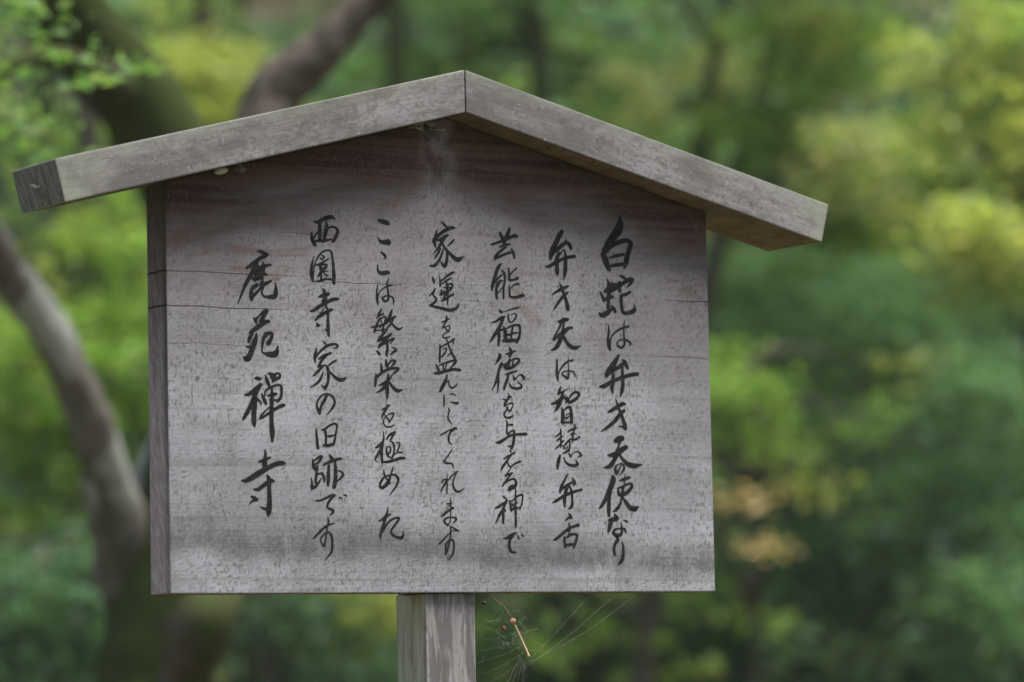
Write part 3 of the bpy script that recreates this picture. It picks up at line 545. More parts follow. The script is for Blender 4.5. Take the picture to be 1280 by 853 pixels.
-1708,1325,10 -1705,1282,26 -1713,1216,44 -1713,1157,44/-1762,1211,19 -1719,1227,34 -1662,1253,19/-1919,1036,16 -1877,1037,41 -1820,1070,53 -1749,1116,53 -1678,1161,44 -1607,1195,44 -1564,1203,44 -1532,1200,19/-1693,1087,16 -1676,1047,41 -1677,973,38 -1675,885,41 -1679,796,50 -1684,741,44 -1688,712,15/-1757,796,9 -1726,781,24 -1690,774,29/-1811,957,16 -1773,957,35 -1723,995,38 -1666,1032,44 -1634,1036,22/-1838,894,12 -1809,876,37 -1788,861,32/-1799,854,18 -1830,846,22 -1859,813,4"""
def glyph_mesh(strokes, idx):
    K = .85007; ST = .45
    segs = []
    for s in strokes:
        p = np.array([[float(v)/10 for v in q.split(',')] for q in s.split()])
        if len(p) == 1: p = np.vstack([p, p+[.05, 0, 0]])
        p = catmull(p, 6); segs.append(np.hstack([p[:-1], p[1:]]))
    S = np.vstack(segs)
    x0, x1 = min(S[:, 0].min(), S[:, 3].min())-6, max(S[:, 0].max(), S[:, 3].max())+6
    z0, z1 = min(S[:, 1].min(), S[:, 4].min())-6, max(S[:, 1].max(), S[:, 4].max())+6
    nx, nz = int((x1-x0)/ST)+2, int((z1-z0)/ST)+2
    X, Zz = np.meshgrid(x0+np.arange(nx)*ST, z0+np.arange(nz)*ST)
    D = np.full(X.shape, 99.)
    for a in S:
        wmax = max(a[2], a[5])/2+1.6
        i0, i1 = int((min(a[0], a[3])-wmax-x0)/ST), int((max(a[0], a[3])+wmax-x0)/ST)+2
        j0, j1 = int((min(a[1], a[4])-wmax-z0)/ST), int((max(a[1], a[4])+wmax-z0)/ST)+2
        i0, j0 = max(i0, 0), max(j0, 0)
        xs, zs = X[j0:j1, i0:i1], Zz[j0:j1, i0:i1]
        dx, dz = a[3]-a[0], a[4]-a[1]; L = dx*dx+dz*dz+1e-9
        t = np.clip(((xs-a[0])*dx+(zs-a[1])*dz)/L, 0, 1)
        d = np.hypot(xs-a[0]-t*dx, zs-a[1]-t*dz)-np.maximum((a[2]+(a[5]-a[2])*t)/2, .12)
        D[j0:j1, i0:i1] = np.minimum(D[j0:j1, i0:i1], d)
    ph = idx*1.7
    D = D + .13*np.sin(X*2.9+ph)*np.sin(Zz*3.4+1.3*ph) + .09*np.sin(X*5.3-Zz*4.1+ph) + .07*np.sin(Zz*8.3+X*2.2+ph)
    ins = D < 0
    V = []; F = []; cache = {}
    def vid(key, x, z):
        if key not in cache:
            cache[key] = len(V); V.append((x/K/1000, 0, z/1000))
        return cache[key]
    gx = x0+np.arange(nx)*ST; gz = z0+np.arange(nz)*ST
    for j in range(nz-1):
        row = ins[j, :-1].astype(int)+ins[j, 1:]+ins[j+1, :-1]+ins[j+1, 1:]
        cols = np.nonzero(row)[0]; q = 0
        while q < len(cols):
            i = cols[q]
            if row[i] == 4:
                e = i
                while e+1 < nx-1 and row[e+1] == 4: e += 1
                F.append((vid((i, j), gx[i], gz[j]), vid((e+1, j), gx[e+1], gz[j]), vid((e+1, j+1), gx[e+1], gz[j+1]), vid((i, j+1), gx[i], gz[j+1])))
                q += e-i+1; continue
            cs = [(i, j), (i+1, j), (i+1, j+1), (i, j+1)]; poly = []
            for k in range(4):
                (a0, b0), (a1, b1) = cs[k], cs[(k+1) % 4]
                d0, d1 = D[b0, a0], D[b1, a1]
                if d0 < 0: poly.append(vid((a0, b0), gx[a0], gz[b0]))
                if (d0 < 0) != (d1 < 0):
                    t = d0/(d0-d1); kk = (min(a0, a1), min(b0, b1), 'h' if b0 == b1 else 'v')
                    poly.append(vid(kk, gx[a0]+(gx[a1]-gx[a0])*t, gz[b0]+(gz[b1]-gz[b0])*t))
            if len(poly) >= 3: F.append(tuple(poly))
            q += 1
    return mesh('painted_character', V, F)
for gi, line in enumerate(GL.strip().split('\n')):
    link('painted_character', glyph_mesh(line.split('/'), gi), pb, [m_ink], (0, -.00018, 0))

# ---------------------------------------------------------------- small things stuck to the sign
m_coc = mat_plain('pale_cocoon_silk', (.30, .30, .22), (.55, .54, .42), 700, .9, .001)
m_deb = mat_plain('dusty_web_debris', (.10, .09, .07), (.34, .31, .27), 500, .95, .001)
def under_pt(x, y, dz=0): return Vector((x, y, Z0+under(x)+dz))
o = link('insect_cocoon', blob('insect_cocoon', .0055, .16, 4, 3, (1.25, .8, .62)), None, [m_coc], under_pt(-.2525, -.019, -.0022)); o.rotation_euler = (0, -TH, 0)
tag(o, 'pale round insect cocoon stuck under the left roof plank', 'cocoon')
def tuft(loc, seed, n, sp, r0):
    rg = random.Random(seed); paths = []
    for _ in range(n):
        p = [rg.gauss(0, sp), rg.gauss(0, sp*.5), rg.uniform(-.004, .002)]; row = []
        for k in range(4):
            row.append((p[0]+rg.gauss(0, sp*.35), p[1]+rg.gauss(0, .002), p[2]+rg.gauss(0, .0015), r0*rg.uniform(.5, 1.5)))
        paths.append(row)
    return link('cobweb_tuft', tubes('cobweb_tuft', paths, 5, 3), None, [m_deb], loc)
tag(tuft(under_pt(-.027, -.004, -.002), 5, 16, .009, .0011), 'dusty tuft of old cobweb tucked just under the ridge joint', 'cobweb', 'dusty cobweb tufts under the eaves')
tag(tuft(under_pt(-.232, -.012, -.001), 8, 7, .005, .0008), 'small dusty cobweb tuft beside the pale cocoon', 'cobweb', 'dusty cobweb tufts under the eaves')
# dark grains clinging to the lower edge
m_dark = mat_plain('dark_frass', (.015, .012, .01), (.05, .03, .02), 800)
for k, (x, r) in enumerate(((-.122, .0009), (-.058, .0011), (-.083, .0006), (.085, .0007), (.128, .0009), (.19, .0006), (.062, .0008))):
    o = link('dark_grain', blob('dark_grain', r, .3, 20+k, 2), pb, [m_dark], (x, .004, -r*.6))
# hanging twig with a dry bud and straw
def P3(x, y, z, r): return (x, y, Z0+z, r)
m_twig = mat_plain('brown_dry_stalk', (.11, .06, .035), (.20, .12, .07), 600)
m_bud = mat_plain('orange_dry_bud', (.22, .12, .08), (.34, .20, .13), 500, .8, .0006)
m_straw = mat_plain('pale_dry_straw', (.42, .27, .17), (.62, .45, .31), 500)
tw = empty('hanging_twig', (.036, .004, Z0), 'dry twig with orange bud and pale straw tip hanging below the board', 'twig')
def child(name, me, mats):
    o = link(name, me, tw, mats); o.matrix_parent_inverse = Matrix.Translation(-Vector(tw.location)); return o
child('stalk', tubes('stalk', [[P3(.034, .004, .002, .0005), P3(.0445, .002, -.006, .0005), P3(.055, .001, -.0135, .0005), P3(.063, 0, -.025, .0006)]], 6), [m_twig])
o = child('bud', blob('bud', .0031, .22, 3, 3, (1.0, .9, 1.0)), [m_bud]); o.location = (.0642, 0, Z0-.0280)
child('straw', tubes('straw', [[P3(.0655, 0, -.030, .0005), P3(.0715, 0, -.041, .0008), P3(.078, 0, -.054, .0010), P3(.0815, 0, -.0618, .0014)]], 6), [m_straw])
child('husk', tubes('husk', [[P3(.067, 0, -.034, .0003), P3(.072, 0, -.038, .0004), P3(.078, 0, -.0425, .0002)]], 5), [m_twig])
m_sa = mat_plain('dark_seed_coat', (.035, .016, .008), (.10, .04, .02), 900)
m_sb = mat_plain('reddish_seed_coat', (.10, .035, .03), (.18, .07, .055), 900)
tag(link('dry_seed', blob('dry_seed', .0022, .25, 6, 2, (1, 1, 1)), None, [m_sa], (.0325, 0, Z0-.0100)), 'dark brown dry seed caught in web right below the board', 'seed', 'seeds caught in the cobweb')
tag(link('dry_seed', blob('dry_seed', .0021, .28, 7, 2, (.9, 1, 1.3)), None, [m_sb], (.0540, 0, Z0-.0345)), 'reddish dry seed caught in web left of the hanging twig', 'seed', 'seeds caught in the cobweb')
# silk
def mat_silk():
    M = NT('spider_silk', .3, .5); M.color((.75, .78, .80))
    tp = M.n('BsdfTransparent'); ms = M.n('MixShader'); ms.inputs[0].default_value = .12
    M.t.links.new(tp.outputs[0], ms.inputs[1]); M.t.links.new(M.b.outputs[0], ms.inputs[2])
    M.t.links.new(ms.outputs[0], M.out.inputs['Surface']); return M.m
rg = random.Random(12); paths = []
def silk(a, b, sag=.002, r=.00008):
    a = np.array(a, float); b = np.array(b, float); mid = (a+b)/2+np.array([rg.gauss(0, .001), rg.gauss(0, .002), -sag])
    paths.append([(*a, r), (*mid, r), (*b, r)])
hub = (.081, 0, Z0-.062)
for k in range(3):                                    # long guy threads to the board's edge at the right and down to the post
    silk((.07+k*.004*rg.random(), 0, Z0-.066-.012*rg.random()), (.15+.03*k+.01*rg.random(), .002, Z0+.0), .006*rg.random())
for k in range(6): silk((.072+.001*k, 0, Z0-.060-.002*k), (.035+.012*k, .012, Z0-.13-.02*rg.random()), .001, .00013)
for k in range(7): silk((.028, .02, Z0-.02-.012*k), (.060+.003*k, 0, Z0-.028-.006*k), .002)
for k in range(38):
    a = np.array([.062+rg.gauss(0, .011), rg.gauss(0, .003), Z0-.042+rg.gauss(0, .013)]); silk(a, a+np.array([rg.gauss(0, .008), rg.gauss(0, .002), rg.gauss(0, .007)]), .001, .00010)
for k in range(8): silk((.034+.006*k, .003, Z0), (.058+.003*k, 0, Z0-.03-.003*k), .001)
tag(link('spider_web', tubes('spider_web', paths, 4, 4), None, [mat_silk()]), 'thin tangled spider silk stretched between board, post and twig', 'spider web')

# ================================================================= woodland
def leaves(name, cl, size, seed, mat_, parent=None, kind=None, slim=.55, droop=.0):
    """cl: list of (x, y, z, r, count); leaves are small folded blades spread through each clump"""
    rs = np.random.RandomState(seed); Vs = []; Ts = []
    for (x, y, z, r, n) in cl:
        n = int(n)
        d = rs.normal(size=(n, 3)); d /= np.linalg.norm(d, axis=1)[:, None]
        rad = r*rs.rand(n)**.45
        # sprays: leaves gather on flat twigs inside the clump
        c = d*rad[:, None]*np.array([1, 1, .72]); k = max(3, n//34)
        twg = rs.randint(0, k, n); tc = c[:k][twg % len(c[:k])]
        c = tc + rs.normal(size=(n, 3))*np.array([1, 1, .38])*max(size*1.25, r*.27)
        c = c+np.array([x, y, z])
        ax = rs.normal(size=(n, 3)); ax[:, 2] = ax[:, 2]*.45-droop; ax /= np.linalg.norm(ax, axis=1)[:, None]
        nn = rs.normal(size=(n, 3))*.6; nn[:, 2] += 1.0
        sd_ = np.cross(ax, nn); sd_ /= np.linalg.norm(sd_, axis=1)[:, None]; up_ = np.cross(sd_, ax)
        L = (size*rs.uniform(.6, 1.25, n))[:, None]; W = L*slim*.5
        a = c-ax*L*.5; t = c+ax*L*.5-up_*L*.12; l = c+sd_*W+up_*W*.35; r_ = c-sd_*W+up_*W*.35
        Vs.append(np.stack([a, r_, t, l], 1).reshape(-1, 3))
        Ts.append(np.clip(rs.rand(k)[twg % k]*.75+rs.rand(n)*.35-.05, 0, 1))
    V = np.concatenate(Vs); m4 = len(V)//4; b = np.arange(m4)*4
    F = np.concatenate([np.stack([b, b+1, b+2], 1), np.stack([b, b+2, b+3], 1)])
    me = fast_mesh(name, V, F)
    at_ = me.attributes.new('tone', 'FLOAT', 'FACE'); tn = np.concatenate(Ts).astype(np.float32); at_.data.foreach_set('value', np.concatenate([tn, tn]))
    o = link(name, me, parent, [mat_])
    if kind: o['kind'] = kind
    return o

def gh(x, y): return float(ground_h(np.array(x), np.array(y)))

m_bark = mat_bark('grey_brown_bark', (.06, .05, .04), (.12, .10, .085), (.22, .22, .19), .35, .4)
m_barkd = mat_bark('brown_limb_bark', (.055, .045, .037), (.115, .095, .08), (.22, .21, .19), .5)
m_barkl = mat_bark('lichen_covered_bark', (.085, .075, .062), (.17, .155, .135), (.29, .30, .27), .8)
m_barkm = mat_bark('mossy_dark_bark', (.028, .022, .016), (.058, .046, .035), (.16, .16, .13), .2, 1.0)
LEAF = {
 'yellow': mat_leaf('yellow_green_leaves', (.22, .28, .07), (.42, .45, .14), (.55, .50, .18)),
 'bright': mat_leaf('bright_green_leaves', (.15, .27, .05), (.28, .41, .09), (.36, .41, .10)),
 'mid': mat_leaf('mid_green_leaves', (.09, .18, .06), (.17, .29, .095), (.24, .32, .11)),
 'deep': mat_leaf('deep_green_leaves', (.05, .105, .055), (.09, .175, .088), trans=.4),
 'blue': mat_leaf('bluish_green_needles', (.095, .20, .10), (.20, .33, .165), trans=.42),
 'far_dark': mat_leaf('far_dark_green_leaves', (.028, .056, .036), (.055, .10, .06), trans=.35),
 'far_mid': mat_leaf('far_grey_green_leaves', (.05, .095, .055), (.10, .16, .085), trans=.35),
 'tan': mat_leaf('pale_tan_green_leaves', (.30, .35, .14), (.50, .52, .25), (.58, .47, .20)),
 'autumn': mat_leaf('orange_autumn_leaves', (.44, .31, .13), (.54, .41, .19)),
}
def tree(name, label, cat, s, stem, clumps, leafkey, size, seed, bark=None, group=None, extra=2, density=1., droop=0., slim=.55, r0=.06, limbs=True, hide=0, front=0.):
    """stem: list of (px, py, radius) at distance s; clumps: (px, py, s, radius, count[, leaf key])"""
    rg = random.Random(seed); KS = 1.35; s *= KS; size *= 1.22
    stem = [(a_, b_, c_*KS) for a_, b_, c_ in stem]
    clumps = [(c_[0], c_[1], (c_[2]-.25)*KS, c_[3]*KS*1.25, c_[4]*2.6)+tuple(c_[5:]) for c_ in clumps]
    top = [at(px, py, s-front) for px, py, _ in stem]
    base = top[0].copy(); base.z = gh(base.x, base.y)
    t = empty(name, base, label, cat, group)
    path = [(0, 0, -.3, stem[0][2]*1.35), (0, 0, .15, stem[0][2]*1.15)]
    for p, (_, _, r) in zip(top, stem):
        q = p-base
        if q.z > path[-1][2]+.1 or len(path) > 2: path.append((q.x, q.y, q.z, r))
    # the stem goes on above the frame
    a, b = Vector(path[-2][:3]), Vector(path[-1][:3]); d = (b-a).normalized(); d = (d+Vector((0, 0, .6))).normalized()
    for k in range(extra):
        e = Vector(path[-1][:3])+d*rg.uniform(.7, 1.0)+Vector((rg.gauss(0, .12), rg.gauss(0, .12), 0)); path.append((e.x, e.y, e.z, path[-1][3]*.62))
    link('trunk', tubes('trunk', [path], 12, 6, .07, rg), t, [bark or m_bark])
    if hide:
        for i in range(hide):
            f = (i+.5)/hide*(len(stem)-1); a_, b_ = stem[int(f)], stem[min(int(f)+1, len(stem)-1)]; f -= int(f)
            clumps.append((a_[0]*(1-f)+b_[0]*f+rg.gauss(0, 14), a_[1]*(1-f)+b_[1]*f, s-.45-rg.random()*.3, .26, 190))
    byk = {}; lp = []
    pts = [Vector(p[:3]) for p in path[2:]]
    for c in clumps:
        k = c[5] if len(c) > 5 else leafkey
        p = at(c[0], c[1], c[2])-base
        byk.setdefault(k, []).append((p.x, p.y, p.z, c[3], c[4]*density))
        if limbs:
            n_ = min(pts, key=lambda q: (q-p).length+max(0, q.z-p.z)*.7); mid = (n_*.55+p*.45)+Vector((rg.gauss(0, .08), rg.gauss(0, .08), rg.uniform(-.05, .2)))
            lr = min(.03, .3*r0+.006)
            lp.append([(n_.x, n_.y, n_.z, lr), (mid.x, mid.y, mid.z, lr*.6), (p.x, p.y, p.z, lr*.22)])
    # more crown above and around, outside the picture
    tp = Vector(path[-1][:3])
    for k in range(3*extra):
        a_ = rg.uniform(0, 6.28); q = tp+Vector((math.cos(a_)*rg.uniform(.2, 1.3), math.sin(a_)*rg.uniform(.2, 1.3), rg.uniform(-.6, .9)))
        byk.setdefault(leafkey, []).append((q.x, q.y, q.z, rg.uniform(.35, .55), 220*density))
        n_ = min(pts+[tp], key=lambda z: (z-q).length)
        lp.append([(n_.x, n_.y, n_.z, .016), tuple((n_+q)/2+Vector((0, 0, .08)))+(.01,), (q.x, q.y, q.z, .004)])
    for b_ in lp: link('branch', tubes('branch', [b_], 6, 4, .05, rg), t, [bark or m_bark])
    for i, (k, cl) in enumerate(byk.items()):
        leaves('crown', cl, size, seed*7+i, LEAF[k], t, None, slim, droop)
    return t

# nearest tree: mossy leaning stem, a pale lichen-covered limb bending left, a bare limb rising to the right
def main_tree():
    s = 7.4
    P = lambda px, py, r, ss=s: tuple(at(px, py, ss))+(r,)
    b = at(215, 900, s); base = Vector((b.x, b.y, gh(b.x, b.y)))
    t = empty('maple_tree', base, 'old maple with dark mossy trunk and pale lichen-covered limb behind the sign, left', 'maple tree')
    rg = random.Random(3)
    def loc(rows): return [(x-base.x, y-base.y, z-base.z, r) for x, y, z, r in rows]
    bb = (base.x, base.y, base.z)
    tr = [(bb[0]+.05, bb[1], bb[2]-.3, .20), (bb[0]+.02, bb[1], bb[2]+.25, .15), P(205, 950, .135), P(208, 800, .120), P(250, 600, .105), P(275, 420, .092), P(250, 270, .092), P(180, 140, .084, 7.3),
          P(105, 40, .074, 7.2), P(40, -60, .058, 7.1), P(-60, -220, .045), P(-90, -420, .03), P(-60, -700, .008)]
    link('trunk', tubes('trunk', [loc(tr)], 16, 7, .06, rg), t, [m_barkm])
    l1 = [P(215, 850, .060), P(165, 720, .068), P(140, 620, .052, 7.3), P(112, 525, .040, 7.2), P(62, 415, .038, 7.1), P(-5, 318, .036, 7.0), P(-60, 230, .038, 6.9), P(-170, 150, .028, 6.8), P(-330, 20, .018, 6.8), P(-520, -120, .010, 6.8), P(-720, -330, .003, 6.9)]
    l2 = [P(150, 690, .045, 7.35), P(185, 600, .035, 7.45), P(225, 520, .03, 7.6), P(300, 420, .028, 7.8), P(350, 330, .012, 8.0), P(400, 270, .004, 8.2)]
    l3 = [P(238, 520, .07), P(285, 330, .064, 7.5), P(335, 135, .058, 7.6), P(385, 80, .048, 7.6), P(435, 30, .038, 7.6), P(500, -40, .032, 7.6), P(600, -130, .026, 7.6), P(740, -260, .012, 7.7), P(860, -420, .003, 7.8)]
    l4 = [P(225, 900, .055, 7.35), P(240, 820, .05, 7.2), P(258, 775, .058, 7.1), P(300, 690, .030, 7.2), P(345, 560, .018, 7.4), P(370, 420, .010, 7.6), P(400, 300, .003, 7.8)]
    l5 = [P(150, 110, .05, 7.25), P(110, 90, .03, 6.9), P(60, 70, .02, 6.6), P(-20, 90, .012, 6.4)]
    link('limb', tubes('limb', [loc(l1)], 12, 7, .15, rg), t, [m_barkl])
    link('limb', tubes('limb', [loc(l2)], 10, 6, .08, rg), t, [m_barkl])
    link('limb', tubes('limb', [loc(l3)], 12, 7, .12, rg), t, [m_barkd])
    link('limb', tubes('limb', [loc(l4)], 10, 6, .18, rg), t, [m_bark])
    link('limb', tubes('limb', [loc(l5)], 10, 6, .08, rg), t, [m_barkm])
    cl = []
    for px, py, ss, r, n in ((25, 50, 6.2, .06, 16), (95, 62, 6.1, .04, 10), (150, 80, 6.0, .035, 9), (60, 90, 6.3, .05, 12), (20, 120, 6.4, .06, 14),
                             (178, 88, 6.1, .03, 6), (10, 20, 6.2, .07, 18), (55, 210, 6.8, .08, 20),
                             (15, 190, 6.6, .07, 24), (110, -40, 6.6, .16, 60), (-60, 80, 6.3, .2, 120)):
        p = at(px, py, ss)-base; cl.append((p.x, p.y, p.z, r*1.1, n*1.35))
    for k in range(26):
        p = at(rg.uniform(-500, 500), rg.uniform(-650, -160), rg.uniform(6.2, 8.4))-base; cl.append((p.x, p.y, p.z, .32, 190))
    leaves('crown', cl, .031, 5, LEAF['mid'], t, slim=.7)
    return t
main_tree()

G1 = 'slender trees standing in the wood behind the sign'
tree('maple_tree', 'yellow-green maple glowing above the left roof plank behind the forked trunk', 'maple tree', 10.5,
     [(330, 900, .05), (300, 500, .045), (270, 150, .04), (250, -60, .03)],
     [(235, 60, 10.5, .17, 130), (215, 95, 10.3, .14, 100), (262, 130, 10.4, .17, 130), (300, 175, 10.6, .16, 110), (245, 170, 10.5, .15, 90), (285, 90, 10.8, .12, 50), (190, 20, 11, .2, 70, 'mid'), (330, 60, 11, .2, 70, 'mid'),
      (450, 800, 10.8, .12, 70), (480, 760, 10.8, .11, 60), (420, 835, 10.8, .12, 60)], 'yellow', .05, 21)
tree('maple_tree', 'bright green young maple filling the gap between pale limb and sign edge', 'maple tree', 10.0,
     [(70, 900, .045), (95, 560, .04), (120, 300, .035), (100, 60, .025)],
     [(130, 360, 10, .17, 130), (165, 430, 10, .17, 130), (120, 290, 10.2, .15, 90), (150, 500, 10.1, .15, 100), (30, 430, 9.8, .18, 140), (15, 510, 9.8, .16, 100), (60, 570, 10, .15, 90),
      (35, 620, 10, .13, 70), (180, 340, 10.3, .15, 80), (50, 500, 9.9, .15, 80), (170, 550, 10.2, .12, 50), (0, 690, 9.8, .13, 70), (90, 300, 10.2, .13, 60, 'yellow'), (60, 170, 10.5, .16, 60)], 'bright', .05, 22)
tree('slender_tree', 'slender dark-stemmed tree rising just right of the roof ridge', 'tree', 12.5,
     [(690, 900, .045), (700, 600, .04), (682, 300, .032), (672, 60, .028), (664, -100, .022)],
     [(560, 40, 12.5, .2, 110), (610, 20, 12.4, .16, 90), (640, 60, 12.5, .15, 90, 'bright'), (545, 90, 12.6, .15, 70), (760, 60, 12.8, .2, 110), (730, 120, 12.8, .18, 90), (790, 110, 12.6, .16, 90),
      (460, 90, 13, .22, 90), (700, 160, 12.7, .14, 50), (720, 790, 12.5, .16, 70, 'tan'), (760, 830, 12.5, .16, 80), (690, 830, 12.4, .14, 60, 'bright')], 'mid', .055, 23, front=.6, bark=m_barkm)
tree('slender_tree', 'thin leaning sapling above the middle of the right roof plank', 'tree', 11.5,
     [(800, 900, .03), (830, 600, .026), (858, 300, .022), (878, 150, .020), (898, 60, .018), (915, -60, .015)],
     [(830, 130, 11.6, .15, 80, 'tan'), (870, 60, 11.9, .18, 70), (780, 190, 11.8, .15, 60, 'bright'), (850, 220, 11.5, .14, 60, 'bright'), (915, 110, 11.5, .14, 80, 'tan'), (820, 20, 12, .2, 90), (900, 180, 11.6, .13, 70, 'bright')],
     'mid', .05, 24, front=.6, bark=m_barkm)
tree('maple_tree', 'broad yellow-green maple with tan tips right of the roof end', 'maple tree', 11.0,
     [(800, 900, .035), (835, 600, .032), (900, 300, .026), (965, 60, .022), (990, -80, .018)],
     [(1000, 40, 11, .2, 180), (1060, 50, 11.1, .13, 110), (1040, 100, 11, .12, 90), (960, 130, 10.9, .16, 110), (940, 200, 11, .17, 140), (1000, 190, 11, .16, 120), (1085, 190, 10.4, .15, 170, 'tan'),
      (1125, 225, 10.4, .13, 150, 'tan'), (1060, 230, 10.9, .15, 100, 'tan'), (1050, 170, 10.9, .14, 90, 'tan'), (1150, 255, 10.8, .12, 70, 'yellow'), (980, 250, 11, .17, 110), (1080, 280, 11, .17, 110), (1020, 290, 11.1, .16, 90),
      (1040, 20, 10.8, .14, 90, 'yellow'), (960, 270, 11, .14, 70), (1120, 300, 11.1, .15, 80)], 'bright', .05, 25)
tree('maple_tree', 'olive and yellow maple at the far right of the wood', 'maple tree', 9.6,
     [(1330, 900, .06), (1320, 600, .052), (1300, 300, .045), (1290, 60, .038)],
     [(1220, 60, 9.6, .14, 100), (1265, 110, 9.5, .13, 100), (1190, 90, 9.7, .11, 70, 'tan'), (1245, 160, 9.6, .12, 90), (1210, 215, 9.6, .11, 80, 'bright'), (1265, 230, 9.5, .13, 100), (1235, 305, 9.2, .12, 190), (1205, 330, 9.6, .09, 70),
      (1262, 330, 9.5, .10, 80), (1270, 20, 9.6, .14, 80, 'bright'), (1180, 140, 9.8, .10, 60, 'bright'), (1290, 180, 9.5, .15, 90), (1270, 390, 9.6, .1, 40, 'bright')], 'yellow', .048, 26)
tree('young_maple', 'small low maple with two orange autumn sprays close to the right board edge', 'maple tree', 9.8,
     [(950, 950, .009), (942, 760, .008), (930, 600, .007), (925, 480, .005)],
     [(915, 490, 9.8, .10, 70), (940, 520, 9.8, .10, 70), (925, 450, 9.9, .10, 60), (925, 628, 9.3, .030, 9, 'autumn'), (957, 683, 9.3, .026, 7, 'autumn'), (960, 560, 9.9, .12, 60),
      (1035, 600, 10, .07, 18, 'yellow'), (1080, 520, 10.2, .08, 16), (1130, 460, 10.2, .06, 12, 'yellow')], 'bright', .045, 27, extra=0)
# soft bluish evergreens filling the right-hand side
ev = (('soft bluish evergreen directly right of the board', 12.6, [(1000, 900, .028), (1000, 600, .024), (990, 400, .018), (980, 250, .012)],
       [(930, 380), (985, 350), (960, 440), (1010, 430), (905, 330), (1040, 380), (1000, 500), (900, 690), (960, 760), (1000, 720), (930, 800), (1010, 640), (1040, 560), (985, 590), (1060, 650)]),
      ('soft bluish evergreen with tall straight stem second from the right edge', 13.2, [(1170, 900, .03), (1165, 600, .026), (1160, 420, .02), (1150, 300, .014)],
       [(1130, 400), (1180, 440), (1100, 450), (1150, 500), (1210, 510), (1110, 620), (1170, 600), (1130, 700), (1200, 690), (1080, 760), (1160, 780), (1060, 330), (1090, 370), (1205, 600), (1100, 540)]),
      ('darker bluish evergreen cut by the right edge of the picture', 12.2, [(1300, 900, .03), (1300, 600, .026), (1290, 430, .02), (1285, 300, .015)],
       [(1270, 450), (1240, 480), (1260, 560), (1290, 640), (1240, 640), (1270, 720), (1230, 760), (1280, 810), (1300, 520)]))
for i, (lab, s_d, stem, cc) in enumerate(ev):
    rg_ = random.Random(60+i)
    tree('evergreen_tree', lab, 'evergreen tree', s_d, stem,
         [(x+rg_.gauss(0, 12), y+rg_.gauss(0, 12), s_d-.7+rg_.uniform(-.5, .5), rg_.uniform(.15, .24), rg_.randint(170, 260), 'deep' if rg_.random() < (.35 if i == 2 else .12) else ('mid' if rg_.random() < .15 else 'blue')) for x, y in cc],
         'blue', .062, 70+i, group='bluish evergreens right of the board', extra=1, hide=12, slim=.3, droop=.2)
# low evergreens below and left
lo = (('low dark evergreen at the lower left below the pale limb', 9.4, [(40, 980, .03), (45, 850, .028), (50, 740, .02)],
       [(40, 720), (90, 700), (20, 780), (80, 790), (60, 850), (120, 760), (10, 860), (110, 850)], 'deep'),
      ('low green bush below the board between pale trunk and post', 10.8, [(400, 1000, .03), (400, 880, .025), (395, 800, .02)],
       [(350, 790), (400, 770), (330, 840), (380, 850), (310, 760), (430, 770), (470, 850), (440, 840)], 'deep'),
      ('low green bush below the right half of the board', 12.0, [(850, 1000, .03), (850, 880, .025), (850, 800, .02)],
       [(800, 780), (850, 760), (830, 840), (880, 830), (780, 850), (900, 780), (640, 800), (620, 850), (600, 770)], 'mid'))
for i, (lab, s_d, stem, cc, key) in enumerate(lo):
    rg_ = random.Random(160+i)
    tree('low_bush', lab, 'bush', s_d, stem, [(x+rg_.gauss(0, 12), y+rg_.gauss(0, 12), s_d+rg_.uniform(-.3, .3), rg_.uniform(.11, .18), rg_.randint(80, 140)) for x, y in cc], key, .055, 170+i, extra=0, slim=.4)

# the wooded slope behind reads as one mass
def far_wood():
    rs = np.random.RandomState(9); cl = {k: [] for k in ('far_dark', 'far_mid', 'blue', 'bright')}
    n = 0
    while n < 2700:
        s_ = rs.uniform(15, 34); lat = rs.uniform(-.6, .6)*s_*1.25+rs.normal()*.5
        p = np.array([CAM.x, CAM.y])+np.array([FW.x, FW.y])*s_/math.cos(PITCH)+np.array([math.cos(YAW), -math.sin(YAW)])*lat
        z = gh(*p)+rs.uniform(.1, 1)**1.0*(3.6 if s_ > 17 else 2.6)
        k = ('far_dark', 'far_dark', 'far_dark', 'far_mid', 'far_mid', 'blue', 'blue', 'bright')[rs.randint(8)]
        cl[k].append((p[0], p[1], z, rs.uniform(.35, .75), 170)); n += 1
    for i, k in enumerate(cl):
        o = leaves('distant_woodland', cl[k], .11, 300+i, LEAF[k], None, 'stuff', .6)
        tag(o, {'far_dark': 'dark green foliage mass covering the slope far behind the sign', 'far_mid': 'greyish green foliage mass mixed into the slope far behind',
                'blue': 'bluish green foliage mass mixed into the slope far behind', 'bright': 'light green foliage patches on the slope far behind'}[k], 'woodland')
far_wood()
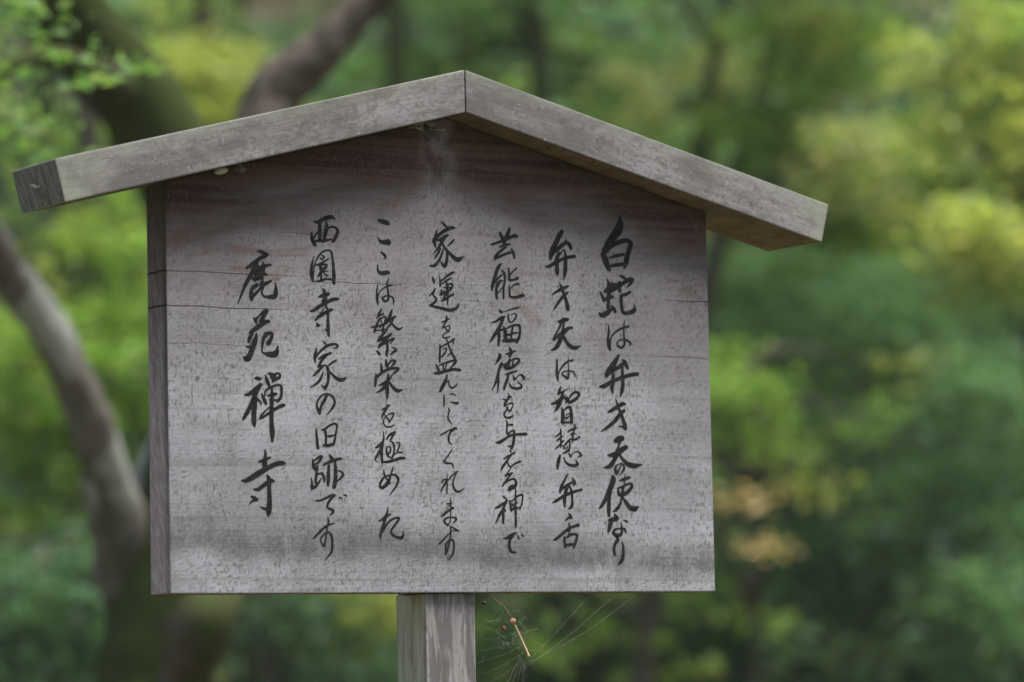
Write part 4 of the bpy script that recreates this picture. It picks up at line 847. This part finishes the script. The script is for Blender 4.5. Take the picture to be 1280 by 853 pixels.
# dark stems deep in the wood
rg = random.Random(44)
STEMS = ['dark far stem seen above the left roof plank near the ridge', 'far stem above the ridge, hidden lower down by the board', 'far stem at the left edge behind the pale limb', 'far tree standing just outside the left edge of the picture', 'far tree standing just outside the right edge of the picture', 'farthest stem, behind the left half of the board']
for k, (px, s_) in enumerate(((505, 16), (590, 18), (30, 15), (-120, 14), (1420, 15), (350, 19))):
    b = at(px, 800, s_); base = Vector((b.x, b.y, gh(b.x, b.y)))
    hgt = rg.uniform(7, 9); r = rg.uniform(.035, .07)
    t = empty('forest_tree', base, '', 'tree', 'dark-stemmed trees deep in the wood')
    t['label'] = STEMS[k]
    link('trunk', tubes('trunk', [[(0, 0, -.2, r*1.3), (rg.gauss(0, .08), rg.gauss(0, .08), hgt*.3, r), (rg.gauss(0, .15), rg.gauss(0, .15), hgt*.65, r*.8), (rg.gauss(0, .2), rg.gauss(0, .2), hgt, r*.3)]], 10, 6, .06, rg), t, [m_barkm])
    cl = [(rg.gauss(0, .9), rg.gauss(0, .9), hgt*rg.uniform(.62, 1.1), rg.uniform(.4, .7), 170) for _ in range(22)]
    leaves('crown', cl, .10, 500+k, LEAF['far_dark' if k % 2 else 'far_mid'], t)

# moist air: things deep in the wood pale slightly
def haze():
    import bmesh
    bm = bmesh.new(); bmesh.ops.create_cube(bm, size=1)
    for v in bm.verts: v.co = Vector((v.co.x*700, v.co.y*700, -2 if v.co.z < 0 else 40))
    me = bpy.data.meshes.new('haze'); bm.to_mesh(me); bm.free()
    mt = bpy.data.materials.new('moist_air'); mt.use_nodes = True; nt = mt.node_tree; nt.nodes.clear()
    o_ = nt.nodes.new('ShaderNodeOutputMaterial'); v = nt.nodes.new('ShaderNodeVolumePrincipled')
    v.inputs['Density'].default_value = HAZE; v.inputs['Color'].default_value = (.80, .90, .86, 1); v.inputs['Anisotropy'].default_value = .2
    nt.links.new(v.outputs[0], o_.inputs['Volume'])
    o = link('haze', me, None, [mt]); o['kind'] = 'stuff'; tag(o, 'thin moist air paling the far trees of the wood', 'haze')
HAZE = .0012
haze()
